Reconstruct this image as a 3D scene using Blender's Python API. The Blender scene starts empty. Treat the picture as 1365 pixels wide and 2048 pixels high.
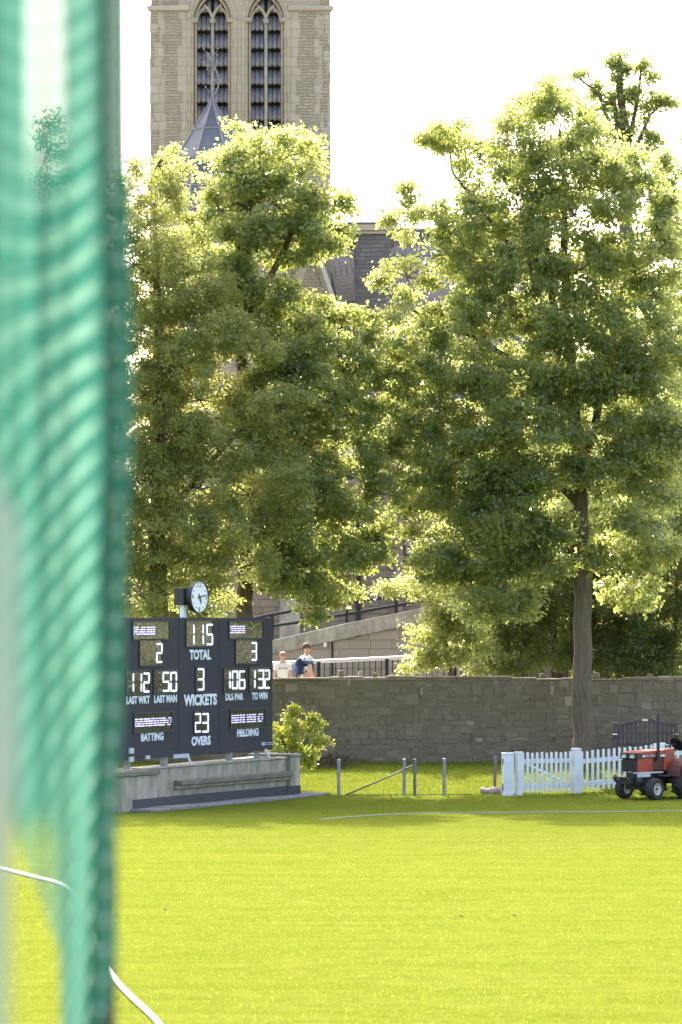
import bpy, bmesh, math, random
import numpy as np
from mathutils import Vector, Matrix
R = math.radians
C = bpy.context.scene.collection
scn = bpy.context.scene
random.seed(7)
rng = np.random.default_rng(11)

# ------------------------------------------------------------------ camera, sky, sun
F, HZ, ZC = 7680.0, 1245.0, 3.93          # focal length in photo px, horizon row, eye height
cd = bpy.data.cameras.new('camera')
cam = bpy.data.objects.new('camera', cd); C.objects.link(cam)
cam.location = (0, 0, ZC); cam.rotation_euler = (R(90), 0, 0)
cd.sensor_fit = 'VERTICAL'; cd.sensor_height = 36; cd.sensor_width = 24; cd.lens = 135
cd.shift_y = (HZ - 1024) / 2048
cd.clip_start = 0.1; cd.clip_end = 3000
cd.dof.use_dof = True; cd.dof.focus_distance = 87; cd.dof.aperture_fstop = 5.0
scn.camera = cam
SUN_EL, SUN_AZ = 44.0, -8.0               # azimuth from +Y, positive towards +X
w = bpy.data.worlds.new('World'); scn.world = w; w.use_nodes = True
nt = w.node_tree; bg = nt.nodes['Background']
sky = nt.nodes.new('ShaderNodeTexSky'); sky.sky_type = 'NISHITA'; sky.sun_disc = False
sky.sun_elevation = R(SUN_EL); sky.sun_rotation = R(SUN_AZ); sky.dust_density = 5.0; sky.air_density = 0.8; sky.ozone_density = 0.0
nt.links.new(sky.outputs[0], bg.inputs[0]); bg.inputs[1].default_value = 0.15
ld = bpy.data.lights.new('sun', 'SUN'); ld.energy = 2.0; ld.angle = R(0.5); ld.color = (1.0, 0.95, 0.86)
sun = bpy.data.objects.new('sun', ld); C.objects.link(sun)
sd = Vector((math.sin(R(SUN_AZ))*math.cos(R(SUN_EL)), math.cos(R(SUN_AZ))*math.cos(R(SUN_EL)), math.sin(R(SUN_EL))))
sun.rotation_euler = sd.to_track_quat('Z', 'Y').to_euler(); sun.location = (-10, 60, 60)
scn.view_settings.view_transform = 'Standard'; scn.view_settings.look = 'None'
scn.view_settings.exposure = 2.7; scn.view_settings.gamma = 1
scn.cycles.use_denoising = True
scn.cycles.max_bounces = 10; scn.cycles.transparent_max_bounces = 24

def P(u, v, Y):
    return Vector(((u - 682.5) / F * Y, Y, ZC - (v - HZ) / F * Y))
def PX(u, Y): return (u - 682.5) / F * Y
def PZ(v, Y): return ZC - (v - HZ) / F * Y
def sstep(a, b, x):
    t = min(1, max(0, (x - a) / (b - a))); return t*t*(3-2*t)
def gz(x, y):                              # ground height
    z = 0.54 * sstep(86.8, 93.5, y)
    z += 0.08 * sstep(4.0, 8.0, x) * sstep(87.2, 90.5, y)
    z += 0.012*math.sin(x*1.3 + y*.7) * sstep(84, 90, y)
    return z

# ------------------------------------------------------------------ helpers
def tag(o, label=None, cat=None, group=None, kind=None):
    if label: o['label'] = label
    if cat: o['category'] = cat
    if group: o['group'] = group
    if kind: o['kind'] = kind
    return o
def empty(name, loc, rz=0, label=None, cat=None, group=None):
    o = bpy.data.objects.new(name, None); C.objects.link(o)
    o.location = loc; o.rotation_euler = (0, 0, rz); o.empty_display_size = 0.2
    return tag(o, label, cat, group)
def link(name, me, mat, parent=None):
    o = bpy.data.objects.new(name, me); C.objects.link(o)
    if mat: me.materials.append(mat)
    if parent: o.parent = parent
    return o
def copy_tree(o, parent=None):
    c = o.copy(); C.objects.link(c)
    if parent: c.parent = parent
    for ch in list(o.children): copy_tree(ch, c)
    return c

class MB:
    def __init__(s): s.v = []; s.f = []; s.t = []
    def add(s, vs, fs, tone=None):
        n = len(s.v); s.v += [tuple(p) for p in vs]; s.f += [tuple(i + n for i in f) for f in fs]
        s.t += [random.random() if tone is None else tone] * len(fs)
        return s
    def box(s, c, d, rz=0, rx=0, ry=0, taper=1.0):
        M = Matrix.Translation(c) @ Matrix.Rotation(rz, 4, 'Z') @ Matrix.Rotation(ry, 4, 'Y') @ Matrix.Rotation(rx, 4, 'X')
        vs = []
        for z in (-.5, .5):
            k = taper if z > 0 else 1
            for x, y in ((-.5, -.5), (.5, -.5), (.5, .5), (-.5, .5)):
                vs.append(M @ Vector((x*d[0]*k, y*d[1]*k, z*d[2])))
        return s.add(vs, [(3,2,1,0),(4,5,6,7),(0,1,5,4),(1,2,6,5),(2,3,7,6),(3,0,4,7)])
    def bb(s, x0, x1, y0, y1, z0, z1):
        return s.box(((x0+x1)/2, (y0+y1)/2, (z0+z1)/2), (x1-x0, y1-y0, z1-z0))
    def tube(s, pts, rad, n=8, caps=True):
        pts = [Vector(p) for p in pts]
        if not hasattr(rad, '__len__'): rad = [rad]*len(pts)
        vs = []; fs = []
        up = None
        for i, p in enumerate(pts):
            t = (pts[min(i+1, len(pts)-1)] - pts[max(i-1, 0)])
            t = t.normalized() if t.length > 1e-9 else Vector((0,0,1))
            if up is None: up = Vector((0,0,1)) if abs(t.z) < .9 else Vector((0,1,0))
            a = t.cross(up)
            if a.length < 1e-4: a = t.cross(Vector((1, .3, 0)))
            a.normalize(); b = a.cross(t).normalized(); up = b
            for k in range(n):
                an = 2*math.pi*k/n
                vs.append(p + (a*math.cos(an) + b*math.sin(an))*rad[i])
        for i in range(len(pts)-1):
            for k in range(n):
                k2 = (k+1) % n
                fs.append((i*n+k, i*n+k2, (i+1)*n+k2, (i+1)*n+k))
        if caps:
            fs.append(tuple(range(n-1, -1, -1))); m = (len(pts)-1)*n
            fs.append(tuple(range(m, m+n)))
        return s.add(vs, fs)
    def lathe(s, prof, M=Matrix(), n=24, caps=True):     # prof: (r, z), axis Z of M
        vs = []; fs = []
        for r, z in prof:
            for k in range(n):
                a = 2*math.pi*k/n; vs.append(M @ Vector((r*math.cos(a), r*math.sin(a), z)))
        for i in range(len(prof)-1):
            for k in range(n):
                k2 = (k+1) % n; fs.append((i*n+k, i*n+k2, (i+1)*n+k2, (i+1)*n+k))
        if caps and prof[0][0] > 1e-5: fs.append(tuple(range(n-1, -1, -1)))
        if caps and prof[-1][0] > 1e-5: m = (len(prof)-1)*n; fs.append(tuple(range(m, m+n)))
        return s.add(vs, fs)
    def prism(s, poly, y0, y1):               # poly in (x,z), counter-clockwise seen from -Y
        n = len(poly)
        vs = [(x, y0, z) for x, z in poly] + [(x, y1, z) for x, z in poly]
        fs = [tuple(range(n)), tuple(range(2*n-1, n-1, -1))]
        for i in range(n):
            j = (i+1) % n; fs.append((j, i, n+i, n+j))
        return s.add(vs, fs)
    def blob(s, c, r, n=12, m=8):
        prof = [(math.sin(math.pi*i/m), -math.cos(math.pi*i/m)) for i in range(m+1)]
        M = Matrix.Translation(c) @ Matrix.Diagonal((r[0], r[1], r[2], 1))
        return s.lathe([(max(a, 1e-6), b) for a, b in prof], M, n)
    def build(s, name, mat, parent=None, bevel=0, smooth=False, tone=False, segs=2):
        me = bpy.data.meshes.new(name); me.from_pydata(s.v, [], s.f)
        if tone:
            a = me.attributes.new('tone', 'FLOAT', 'FACE'); a.data.foreach_set('value', s.t)
        bm = bmesh.new(); bm.from_mesh(me)
        bmesh.ops.recalc_face_normals(bm, faces=bm.faces); bm.to_mesh(me); bm.free()
        if smooth:
            me.polygons.foreach_set('use_smooth', [True]*len(me.polygons))
        me.update()
        o = link(name, me, mat, parent)
        if bevel:
            b = o.modifiers.new('bevel', 'BEVEL'); b.width = bevel; b.segments = segs; b.limit_method = 'ANGLE'; b.angle_limit = R(40)
        return o

def fast_mesh(name, verts, faces):            # verts (N,3), faces (M,k) numpy
    me = bpy.data.meshes.new(name)
    me.vertices.add(len(verts)); me.vertices.foreach_set('co', np.asarray(verts, np.float32).ravel())
    k = faces.shape[1]; m = len(faces)
    me.loops.add(m*k); me.loops.foreach_set('vertex_index', faces.astype(np.int32).ravel())
    me.polygons.add(m); me.polygons.foreach_set('loop_start', np.arange(0, m*k, k, dtype=np.int32))
    me.update(calc_edges=True)
    return me

# ------------------------------------------------------------------ materials
class NT:
    def __init__(s, name):
        s.m = bpy.data.materials.new(name); s.m.use_nodes = True
        s.n = s.m.node_tree.nodes; s.l = s.m.node_tree.links
        s.p = s.n['Principled BSDF']; s.out = s.n['Material Output']
    def node(s, t, **k):
        x = s.n.new(t)
        for a, b in k.items(): setattr(x, a, b)
        return x
    def co(s, scale=(1,1,1), kind='Object'):
        tc = s.node('ShaderNodeTexCoord'); mp = s.node('ShaderNodeMapping'); mp.inputs['Scale'].default_value = scale
        s.l.new(tc.outputs[kind], mp.inputs[0]); return mp.outputs[0]
    def noise(s, scale, detail=4, rough=.6, co=None):
        x = s.node('ShaderNodeTexNoise'); x.inputs['Scale'].default_value = scale
        x.inputs['Detail'].default_value = detail; x.inputs['Roughness'].default_value = rough
        s.l.new(co or s.co(), x.inputs['Vector']); return x.outputs['Fac']
    def ramp(s, fac, stops):
        x = s.node('ShaderNodeValToRGB'); e = x.color_ramp.elements
        while len(e) < len(stops): e.new(.5)
        for q, (p, c) in zip(e, stops):
            q.position = p; q.color = (*c, 1) if len(c) == 3 else c
        s.l.new(fac, x.inputs[0]); return x.outputs[0]
    def mix(s, fac, a, b, mode='MIX'):
        x = s.node('ShaderNodeMix', data_type='RGBA', blend_type=mode)
        for i, q in ((0, fac), (6, a), (7, b)):
            if isinstance(q, (int, float)): x.inputs[i].default_value = q
            elif isinstance(q, tuple): x.inputs[i].default_value = (*q, 1)
            else: s.l.new(q, x.inputs[i])
        return x.outputs[2]
    def math(s, op, a, b=None, c=None):
        x = s.node('ShaderNodeMath', operation=op)
        for i, q in enumerate((a, b, c)):
            if q is None: continue
            if isinstance(q, (int, float)): x.inputs[i].default_value = q
            else: s.l.new(q, x.inputs[i])
        return x.outputs[0]
    def attr(s, name): return s.node('ShaderNodeAttribute', attribute_name=name).outputs['Fac']
    def bump(s, h, strength=.5, dist=.02):
        x = s.node('ShaderNodeBump'); x.inputs['Strength'].default_value = strength; x.inputs['Distance'].default_value = dist
        s.l.new(h, x.inputs['Height']); s.l.new(x.outputs[0], s.p.inputs['Normal']); return x.outputs[0]
    def col(s, c):
        if isinstance(c, tuple): s.p.inputs['Base Color'].default_value = (*c, 1)
        else: s.l.new(c, s.p.inputs['Base Color'])
    def set(s, rough=.8, metal=0, spec=.5):
        s.p.inputs['Roughness'].default_value = rough; s.p.inputs['Metallic'].default_value = metal
        s.p.inputs['Specular IOR Level'].default_value = spec; return s

def weathered(name, a, b, scale=3, rough=.8, bump=.3, dist=.01, fine=40, metal=0, spec=.4, stretch=(1,1,1)):
    t = NT(name).set(rough, metal, spec)
    co = t.co(stretch)
    n = t.noise(scale, 6, .65, co); f = t.noise(fine, 3, .6, co)
    c = t.ramp(n, [(.3, a), (.7, b)])
    c = t.mix(t.math('MULTIPLY', f, .35), c, tuple(x*.5 for x in a))
    t.col(c); t.bump(f, bump, dist); return t.m
def plain(name, c, rough=.5, metal=0, spec=.5, var=.15, scale=8):
    t = NT(name).set(rough, metal, spec)
    t.col(t.ramp(t.noise(scale, 5, .6), [(.3, tuple(x*(1-var) for x in c)), (.75, tuple(min(1, x*(1+var)) for x in c))]))
    return t.m
def emit(name, c, s):
    t = NT(name); t.col(c); t.p.inputs['Emission Color'].default_value = (*c, 1); t.p.inputs['Emission Strength'].default_value = s
    return t.m
def leafmat(name, c1, c2, tr, rough=.38, mixf=.45, spec=.5):
    t = NT(name).set(rough, 0, spec)
    g = t.node('ShaderNodeNewGeometry')
    col = t.ramp(g.outputs['Random Per Island'], [(0, c1), (1, c2)])
    n = t.noise(.9, 3, .6); col = t.mix(t.math('MULTIPLY', n, .5), col, tuple(x*1.5 for x in c2)); t.col(col)
    tb = t.node('ShaderNodeBsdfTranslucent')
    tcol = t.ramp(g.outputs['Random Per Island'], [(0, tuple(x*.75 for x in tr)), (1, tr)])
    t.l.new(tcol, tb.inputs[0])
    ms = t.node('ShaderNodeMixShader'); ms.inputs[0].default_value = mixf
    t.l.new(t.p.outputs[0], ms.inputs[1]); t.l.new(tb.outputs[0], ms.inputs[2]); t.l.new(ms.outputs[0], t.out.inputs[0])
    return t.m

M = {}
M['leaf_lime'] = leafmat('lime_leaf', (.11,.123,.04), (.17,.178,.062), (.66,.69,.19), .36, .49)
M['leaf_maple'] = leafmat('maple_leaf', (.07,.092,.038), (.115,.14,.056), (.66,.72,.19), .28, .50, .6)
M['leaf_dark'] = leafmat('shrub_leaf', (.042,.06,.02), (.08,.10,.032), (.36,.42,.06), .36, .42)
M['leaf_bush'] = leafmat('bush_leaf', (.13,.16,.03), (.2,.23,.05), (.75,.78,.12), .35, .5)
M['bark'] = weathered('bark', (.085,.062,.04), (.19,.15,.105), 5, .95, 1.0, .03, 16, stretch=(3,3,.5))
M['twig'] = plain('twig', (.07,.055,.04), .9)
M['concrete'] = weathered('weathered_concrete', (.19,.165,.12), (.48,.43,.33), 2.2, .9, .5, .012, 30, stretch=(1.6,1.6,.7))
M['concrete_dark'] = weathered('mossy_concrete', (.12,.105,.075), (.25,.22,.165), 2.5, .95, .6, .015, 30)
M['slab'] = weathered('step_slab', (.16,.15,.13), (.30,.28,.25), 2.5, .9, .4, .01, 30)
M['skirt'] = plain('black_paint', (.035,.037,.042), .6)
M['board'] = plain('board_black', (.036,.036,.042), .65, 0, .25, .12, 3)
M['letter'] = plain('letter_white', (.66,.70,.74), .5, 0, .4, .1)
M['white'] = weathered('white_paint', (.60,.60,.58), (.80,.80,.79), 4, .55, .15, .003, 60)
M['steel'] = weathered('galvanised_steel', (.22,.23,.25), (.36,.37,.39), 6, .45, .2, .002, 50, metal=.6)
M['steel_old'] = weathered('old_steel', (.12,.12,.11), (.22,.21,.2), 6, .6, .2, .002, 50, metal=.3)
M['bench'] = weathered('bench_wood', (.04,.03,.028), (.085,.067,.064), 4, .6, .3, .003, 40)
M['brass'] = plain('brass_plaque', (.55,.48,.32), .35, .5)
M['iron'] = plain('dark_iron', (.03,.03,.033), .9, 0, .15)
M['rail_white'] = plain('pale_rail', (.55,.5,.45), .5)
M['red'] = plain('tractor_red', (.32,.035,.02), .42, 0, .5, .2)
M['orange'] = plain('faded_red', (.33,.065,.03), .5, 0, .4, .2)
M['blackplastic'] = plain('black_plastic', (.02,.02,.022), .55)
M['grime'] = plain('greasy_metal', (.04,.037,.034), .6, .3)
M['rubber'] = weathered('tyre_rubber', (.022,.021,.02), (.045,.042,.04), 8, .85, .3, .004, 60)
M['rim'] = plain('pale_rim', (.62,.60,.52), .5)
M['glass'] = plain('lamp_glass', (.75,.75,.68), .1)
M['greypanel'] = plain('grey_trim', (.45,.46,.46), .5)
M['louvre'] = weathered('lead_louvre', (.17,.145,.14), (.32,.28,.275), 2.2, .9, .3, .01, 20, stretch=(4,4,.7))
M['lead'] = weathered('lead_roof', (.06,.06,.068), (.16,.155,.16), 1.2, .55, .3, .01, 12, stretch=(1,1,.4))
M['shade_sheet'] = plain('painted_shade', (.03,.028,.028), .9)
M['rock'] = weathered('pink_rock', (.2,.16,.14), (.42,.35,.32), 6, .9, .6, .02, 30)
M['soil'] = weathered('leaf_litter', (.05,.035,.02), (.12,.08,.05), 8, 1, .8, .03, 40)
M['pave'] = weathered('pavement', (.22,.21,.19), (.32,.31,.29), 1.5, .9, .2, .005, 40)
M['rope'] = weathered('white_rope', (.7,.7,.68), (.82,.82,.8), 12, .7, .5, .01, 60)
M['skin'] = plain('skin', (.55,.33,.24), .5, 0, .4, .08)
M['hair'] = plain('brown_hair', (.10,.06,.035), .6, 0, .5, .25, 40)
M['hair_fair'] = plain('fair_hair', (.32,.2,.11), .6, 0, .5, .25, 40)
M['tee'] = plain('white_cloth', (.75,.74,.72), .85, 0, .2, .05)
M['navy'] = plain('navy_cloth', (.025,.035,.075), .85, 0, .2)
M['blue'] = plain('blue_cloth', (.06,.11,.28), .85, 0, .2)
M['print'] = plain('blue_print', (.12,.14,.25), .8)
M['shorts'] = plain('stone_shorts', (.3,.28,.24), .85, 0, .2)
M['clock'] = plain('clock_white', (.72,.74,.74), .35, 0, .5, .04)

# stone wall: a tone per stone, lichen and damp streaks
t = NT('rubble_stone').set(.95, 0, .25)
tone = t.attr('tone')
c = t.ramp(tone, [(0, (.155,.122,.082)), (.5, (.205,.162,.110)), (.85, (.25,.20,.14)), (1, (.40,.34,.26))])
n = t.noise(5, 6, .7); c = t.mix(t.math('MULTIPLY', n, .8), c, (.135,.105,.07))
li = t.ramp(t.noise(2.2, 5, .65), [(.56, (0,0,0)), (.70, (1,1,1))]); c = t.mix(t.math('MULTIPLY', li, .35), c, (.30,.29,.26))
t.col(c); t.bump(t.noise(22, 5, .7), .6, .02); M['rubble'] = t.m
M['mortar'] = weathered('mortar', (.16,.127,.086), (.235,.188,.13), 4, 1, .6, .01, 30)

def masonry(name, c1, c2, mort, bw, bh, bumpd=.03, stain=.5, ms=.012, offs=.5):
    t = NT(name).set(.92, 0, .25)
    tc = t.node('ShaderNodeTexCoord'); sep = t.node('ShaderNodeSeparateXYZ'); t.l.new(tc.outputs['Object'], sep.inputs[0])
    cmb = t.node('ShaderNodeCombineXYZ')
    t.l.new(t.math('ADD', sep.outputs[0], sep.outputs[1]), cmb.inputs[0]); t.l.new(sep.outputs[2], cmb.inputs[1])
    nz = t.node('ShaderNodeTexNoise'); nz.inputs['Scale'].default_value = 1.3; t.l.new(tc.outputs['Object'], nz.inputs['Vector'])
    vm = t.node('ShaderNodeVectorMath', operation='SCALE'); vm.inputs[3].default_value = .10; t.l.new(nz.outputs['Color'], vm.inputs[0])
    va = t.node('ShaderNodeVectorMath', operation='ADD'); t.l.new(cmb.outputs[0], va.inputs[0]); t.l.new(vm.outputs[0], va.inputs[1])
    b = t.node('ShaderNodeTexBrick'); t.l.new(va.outputs[0], b.inputs['Vector'])
    b.inputs['Scale'].default_value = 1; b.inputs['Brick Width'].default_value = bw; b.inputs['Row Height'].default_value = bh
    b.inputs['Mortar Size'].default_value = ms; b.inputs['Mortar Smooth'].default_value = .3; b.offset = offs; b.squash = .7; b.squash_frequency = 3
    b.inputs['Color1'].default_value = (*c1, 1); b.inputs['Color2'].default_value = (*c2, 1); b.inputs['Mortar'].default_value = (*mort, 1)
    n = t.noise(.55, 6, .65); c = t.mix(t.math('MULTIPLY', n, stain), b.outputs['Color'], tuple(x*.62 for x in c1))
    f = t.noise(7, 4, .7); c = t.mix(t.math('MULTIPLY', f, .3), c, tuple(x*.55 for x in c1))
    t.col(c)
    h = t.math('ADD', t.math('MULTIPLY', b.outputs['Fac'], -1.0), t.math('MULTIPLY', f, .7)); t.bump(h, .8, bumpd)
    return t.m
M['ashlar'] = masonry('ashlar', (.44,.36,.26), (.50,.415,.30), (.35,.285,.2), .75, .36, .012, .5)
M['rough'] = masonry('coursed_rubble', (.36,.28,.185), (.46,.37,.25), (.28,.215,.145), .42, .12, .05, .5, .014)
M['darkstone'] = masonry('sooty_rubble', (.15,.13,.11), (.26,.23,.20), (.12,.11,.1), .5, .16, .06, .8)
M['slate'] = masonry('slate_roof', (.05,.05,.062), (.085,.083,.095), (.035,.035,.042), .5, .33, .02, .5, .01)
M['rampstone'] = masonry('ramp_stone', (.34,.285,.215), (.40,.34,.265), (.22,.19,.15), .85, .27, .02, .5)
M['hallstone'] = masonry('hall_stone', (.22,.175,.125), (.32,.26,.19), (.15,.12,.09), .6, .22, .05, .7)

# grass
t = NT('lawn').set(.9, 0, 0)
n1 = t.noise(.35, 5, .6); n2 = t.noise(9, 6, .75); n3 = t.noise(60, 3, .7)
n4 = t.noise(1.0, 4, .6, t.co((.25, 1.2, 1)))
c = t.ramp(n1, [(.3, (.192,.214,.026)), (.7, (.226,.242,.034))])
c = t.mix(t.ramp(n2, [(.35, (0,0,0)), (.75, (1,1,1))]), c, (.19,.208,.04))
c = t.mix(t.math('MULTIPLY', t.ramp(n3, [(.35, (1,1,1)), (.6, (0,0,0))]), .45), c, (.085,.115,.012))
c = t.mix(t.math('MULTIPLY', t.ramp(n4, [(.4, (0,0,0)), (.65, (1,1,1))]), .38), c, (.10,.14,.006))
n5 = t.noise(2.6, 6, .75); c = t.mix(t.math('MULTIPLY', t.ramp(n5, [(.36, (1,1,1)), (.58, (0,0,0))]), .5), c, (.095,.13,.013))
glints = t.ramp(t.noise(26, 3, .8), [(.66, (0,0,0)), (.74, (1,1,1))]); c = t.mix(t.math('MULTIPLY', glints, .5), c, (.28,.29,.12))  # pale specks paint sun glints into the grass colour
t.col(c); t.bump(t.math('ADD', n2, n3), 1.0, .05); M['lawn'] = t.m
M['blade'] = leafmat('grass_blade', (.10,.13,.022), (.17,.195,.035), (.30,.35,.05), .7, .5, 0)

# ------------------------------------------------------------------ ground
xs = sorted(set([-400, -150, -60, -30] + [x*.5 for x in range(-36, 41)] + [30, 60, 150, 400]))
ys = sorted(set([-300, -50, 0, 20, 40, 60, 70, 75, 80] + [83 + .4*i for i in range(29)] + [100, 130, 200, 400, 1200]))
vs = [(x, y, gz(x, y)) for y in ys for x in xs]
nx = len(xs)
fs = [(j*nx+i, j*nx+i+1, (j+1)*nx+i+1, (j+1)*nx+i) for j in range(len(ys)-1) for i in range(nx-1)]
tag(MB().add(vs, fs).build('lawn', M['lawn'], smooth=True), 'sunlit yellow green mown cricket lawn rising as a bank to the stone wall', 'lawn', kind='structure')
mb = MB(); mb.bb(-60, 60, 93.62, 142, .2, 1.6)
tag(mb.build('pavement', M['pave']), 'raised pavement behind the stone wall', 'pavement', kind='structure')

def blades(n, y0, y1, h, wd, name, label, u0=-60, u1=1430):
    Y = np.sqrt(rng.random(n)*(y1*y1 - y0*y0) + y0*y0); U = rng.random(n)*(u1-u0) + u0
    X = (U - 682.5)/F*Y
    Z = np.array([gz(a, b) for a, b in zip(X, Y)]) if y1 > 84 else np.zeros(n)
    an = rng.random(n)*2*np.pi; hh = h*(.5 + rng.random(n)); lean = rng.normal(0, .5, (n, 2))*hh[:, None]
    ww = wd*(.6 + rng.random(n)*.8)
    dx, dy = np.cos(an)*ww/2, np.sin(an)*ww/2
    v = np.empty((n, 3, 3)); v[:, 0] = np.c_[X-dx, Y-dy, Z-.004]; v[:, 1] = np.c_[X+dx, Y+dy, Z-.004]
    v[:, 2] = np.c_[X+lean[:, 0], Y+lean[:, 1], Z+hh]
    me = fast_mesh(name, v.reshape(-1, 3), np.arange(3*n).reshape(-1, 3))
    return tag(link(name, me, M['blade']), label, 'grass', kind='stuff')
blades(140000, 36, 86, .018, .010, 'mown_grass', 'short mown grass blades across the sunny lawn')
blades(60000, 86, 93.4, .045, .012, 'bank_grass', 'longer grass on the bank below the stone wall')

# ------------------------------------------------------------------ ropes
M['rope_shade'] = weathered('shaded_rope', (.25,.25,.22), (.42,.42,.38), 12, .8, .5, .01, 60)  # far rope: the shade it lies in is darkened into its colour
def rope(name, pts, r, label, mk='rope'):
    b = MB(); out = []
    for i in range(len(pts)-1):
        p0 = pts[max(i-1, 0)]; p1 = pts[i]; p2 = pts[i+1]; p3 = pts[min(i+2, len(pts)-1)]
        for k in range(10):
            q = k/10; q2, q3 = q*q, q*q*q
            out.append(tuple(.5*((2*p1[a]) + (-p0[a]+p2[a])*q + (2*p0[a]-5*p1[a]+4*p2[a]-p3[a])*q2 + (-p0[a]+3*p1[a]-3*p2[a]+p3[a])*q3) for a in range(2)))
    out.append(pts[-1])
    b.tube([(x, y, gz(x, y) + r*.9) for x, y in out], r, 8)
    return tag(b.build(name, M[mk], smooth=True), label, 'rope', 'boundary ropes on the grass')
def gp(u, v): Y = F*ZC/(v-HZ); return (PX(u, Y), Y)
rope('boundary_rope', [gp(340, 2085), gp(310, 2043), gp(232, 1964), gp(190, 1880), gp(165, 1815), gp(130, 1776), gp(80, 1760), gp(30, 1747), gp(-60, 1725)], .03, 'white boundary rope on the near grass beside the green net, blurred')
rope('boundary_rope', [gp(640, 1640), gp(700, 1634.5), gp(780, 1629.5), gp(870, 1626.5), gp(1000, 1626), gp(1200, 1624.5), gp(1420, 1622)], .010, 'thin boundary rope, coloured grey for shade, along the far edge of the lawn before the tractor', 'rope_shade')

# ------------------------------------------------------------------ rubble wall
def rubble_wall():
    Y0 = 93.2; x0, x1 = -24.0, 20.0
    root = empty('stone_wall', (0, Y0, 0), 0, 'long grey brown rubble stone wall shaded behind the picket fence and the scoreboard', 'wall')
    b = MB(); xs0 = x0
    while xs0 < x1:
        xs1 = xs0 + random.uniform(.55, 1.5); z = .1
        while z < 2.50:
            h = random.choice([.09, .12, .15, .18, .2, .24, .32]); h = min(h, 2.53 - z)
            if h < .05: break
            x = xs0 + random.uniform(-.1, .08)
            while x < xs1 - .03:
                wd = h*random.uniform(.6, 1.9) if h > .16 else random.uniform(.14, .5)
                if x + wd > xs1 - .08: wd = xs1 - x + random.uniform(-.09, .07)
                parts = [(z, z+h)]
                if h > .22 and random.random() < .5:
                    k = random.uniform(.25, .75); parts = [(z, z+h*k), (z+h*k, z+h)]
                for a, c_ in parts:
                    g = random.uniform(.0, .006); j = lambda: random.uniform(-.02, .02)
                    q = [(x+g+j(), a+g+j()), (x+wd*random.uniform(.3, .7), a+g+j()), (x+wd-g+j(), a+g+j()), (x+wd-g+j(), c_-g+j()), (x+wd*random.uniform(.3, .7), c_-g+j()), (x+g+j(), c_-g+j())]
                    d = -random.uniform(.008, .024); cx = x+wd/2; cz = (a+c_)/2; ins = .86 if min(wd, c_-a) < .16 else .91
                    vs = [(X, .03, Z) for X, Z in q] + [(cx+(X-cx)*ins, d+random.uniform(-.012, .012), cz+(Z-cz)*ins) for X, Z in q]
                    tn = min(1, max(0, random.gauss(.42, .2))) if random.random() > .05 else random.uniform(.8, 1)
                    b.add(vs, [(6,7,8,9,10,11)] + [(i, (i+1) % 6, 6+(i+1) % 6, 6+i) for i in range(6)], tn)
                x += wd
            z += h
        xs0 = xs1
    b.build('stone_facing', M['rubble'], root, tone=True, bevel=.006, segs=1)
    MB().bb(x0, x1, -.003, .42, -.4, 2.54).build('wall_core', M['mortar'], root)
    cp = MB(); x = x0
    while x < x1:
        wd = random.uniform(.35, .9); zt = 2.60 + random.uniform(-.015, .025) + .03*math.sin(x*.8)
        cp.bb(x+.006, x+wd-.006, -.03+random.uniform(-.02, .02), .44, 2.525, zt); x += wd
    cp.build('coping', M['rubble'], root, bevel=.015, tone=True)
    st = [(682, .14, .14), (721, .10, .11), (750, .10, .08), (814, .09, .06), (1085, .13, .07), (1193, .16, .09), (1300, .12, .06)]
    for u, wd, h in st:
        c2 = MB(); c2.box((PX(u, Y0+.2), .2, 2.60+h/2), (wd, .16, h+.05), random.uniform(-.3, .3), taper=.86)
        c2.build('coping_stone', M['rubble'], root, bevel=.02, tone=True)
rubble_wall()

# ------------------------------------------------------------------ scoreboard on its concrete plinth
LX, LY = PX(245, 80.0), 80.0
RX, RY = PX(546, 86.5), 86.5
BL = math.hypot(RX-LX, RY-LY); BA = math.atan2(RY-LY, RX-LX)
ex, ey = math.cos(BA), math.sin(BA)
def bxz(u, v):
    a = (u-682.5)/F; nx_, ny_ = ey, -ex          # outward normal
    Y = (LX*nx_ + LY*ny_) / (a*nx_ + ny_)
    return ((Y*a-LX)*ex + (Y-LY)*ey, ZC-(v-HZ)/F*Y)
ZB, ZT = 1.065, 4.03
board = empty('scoreboard', (LX, LY, 0), BA, 'big black electronic cricket scoreboard reading 115 total for 3 wickets, standing on the concrete plinth', 'scoreboard')
XW0, XW1, XM = bxz(358, 1370)[0], bxz(439, 1370)[0], 0
b = MB()
for a, c_ in ((-.6, XW0-.006), (XW0+.006, XW1-.006), (XW1+.006, BL)): b.bb(a, c_, 0, .28, ZB, ZT)
b.bb(-.6, BL, .02, .26, ZB+.01, ZT-.01)
b.build('cabinet', M['board'], board, bevel=.012)
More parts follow.
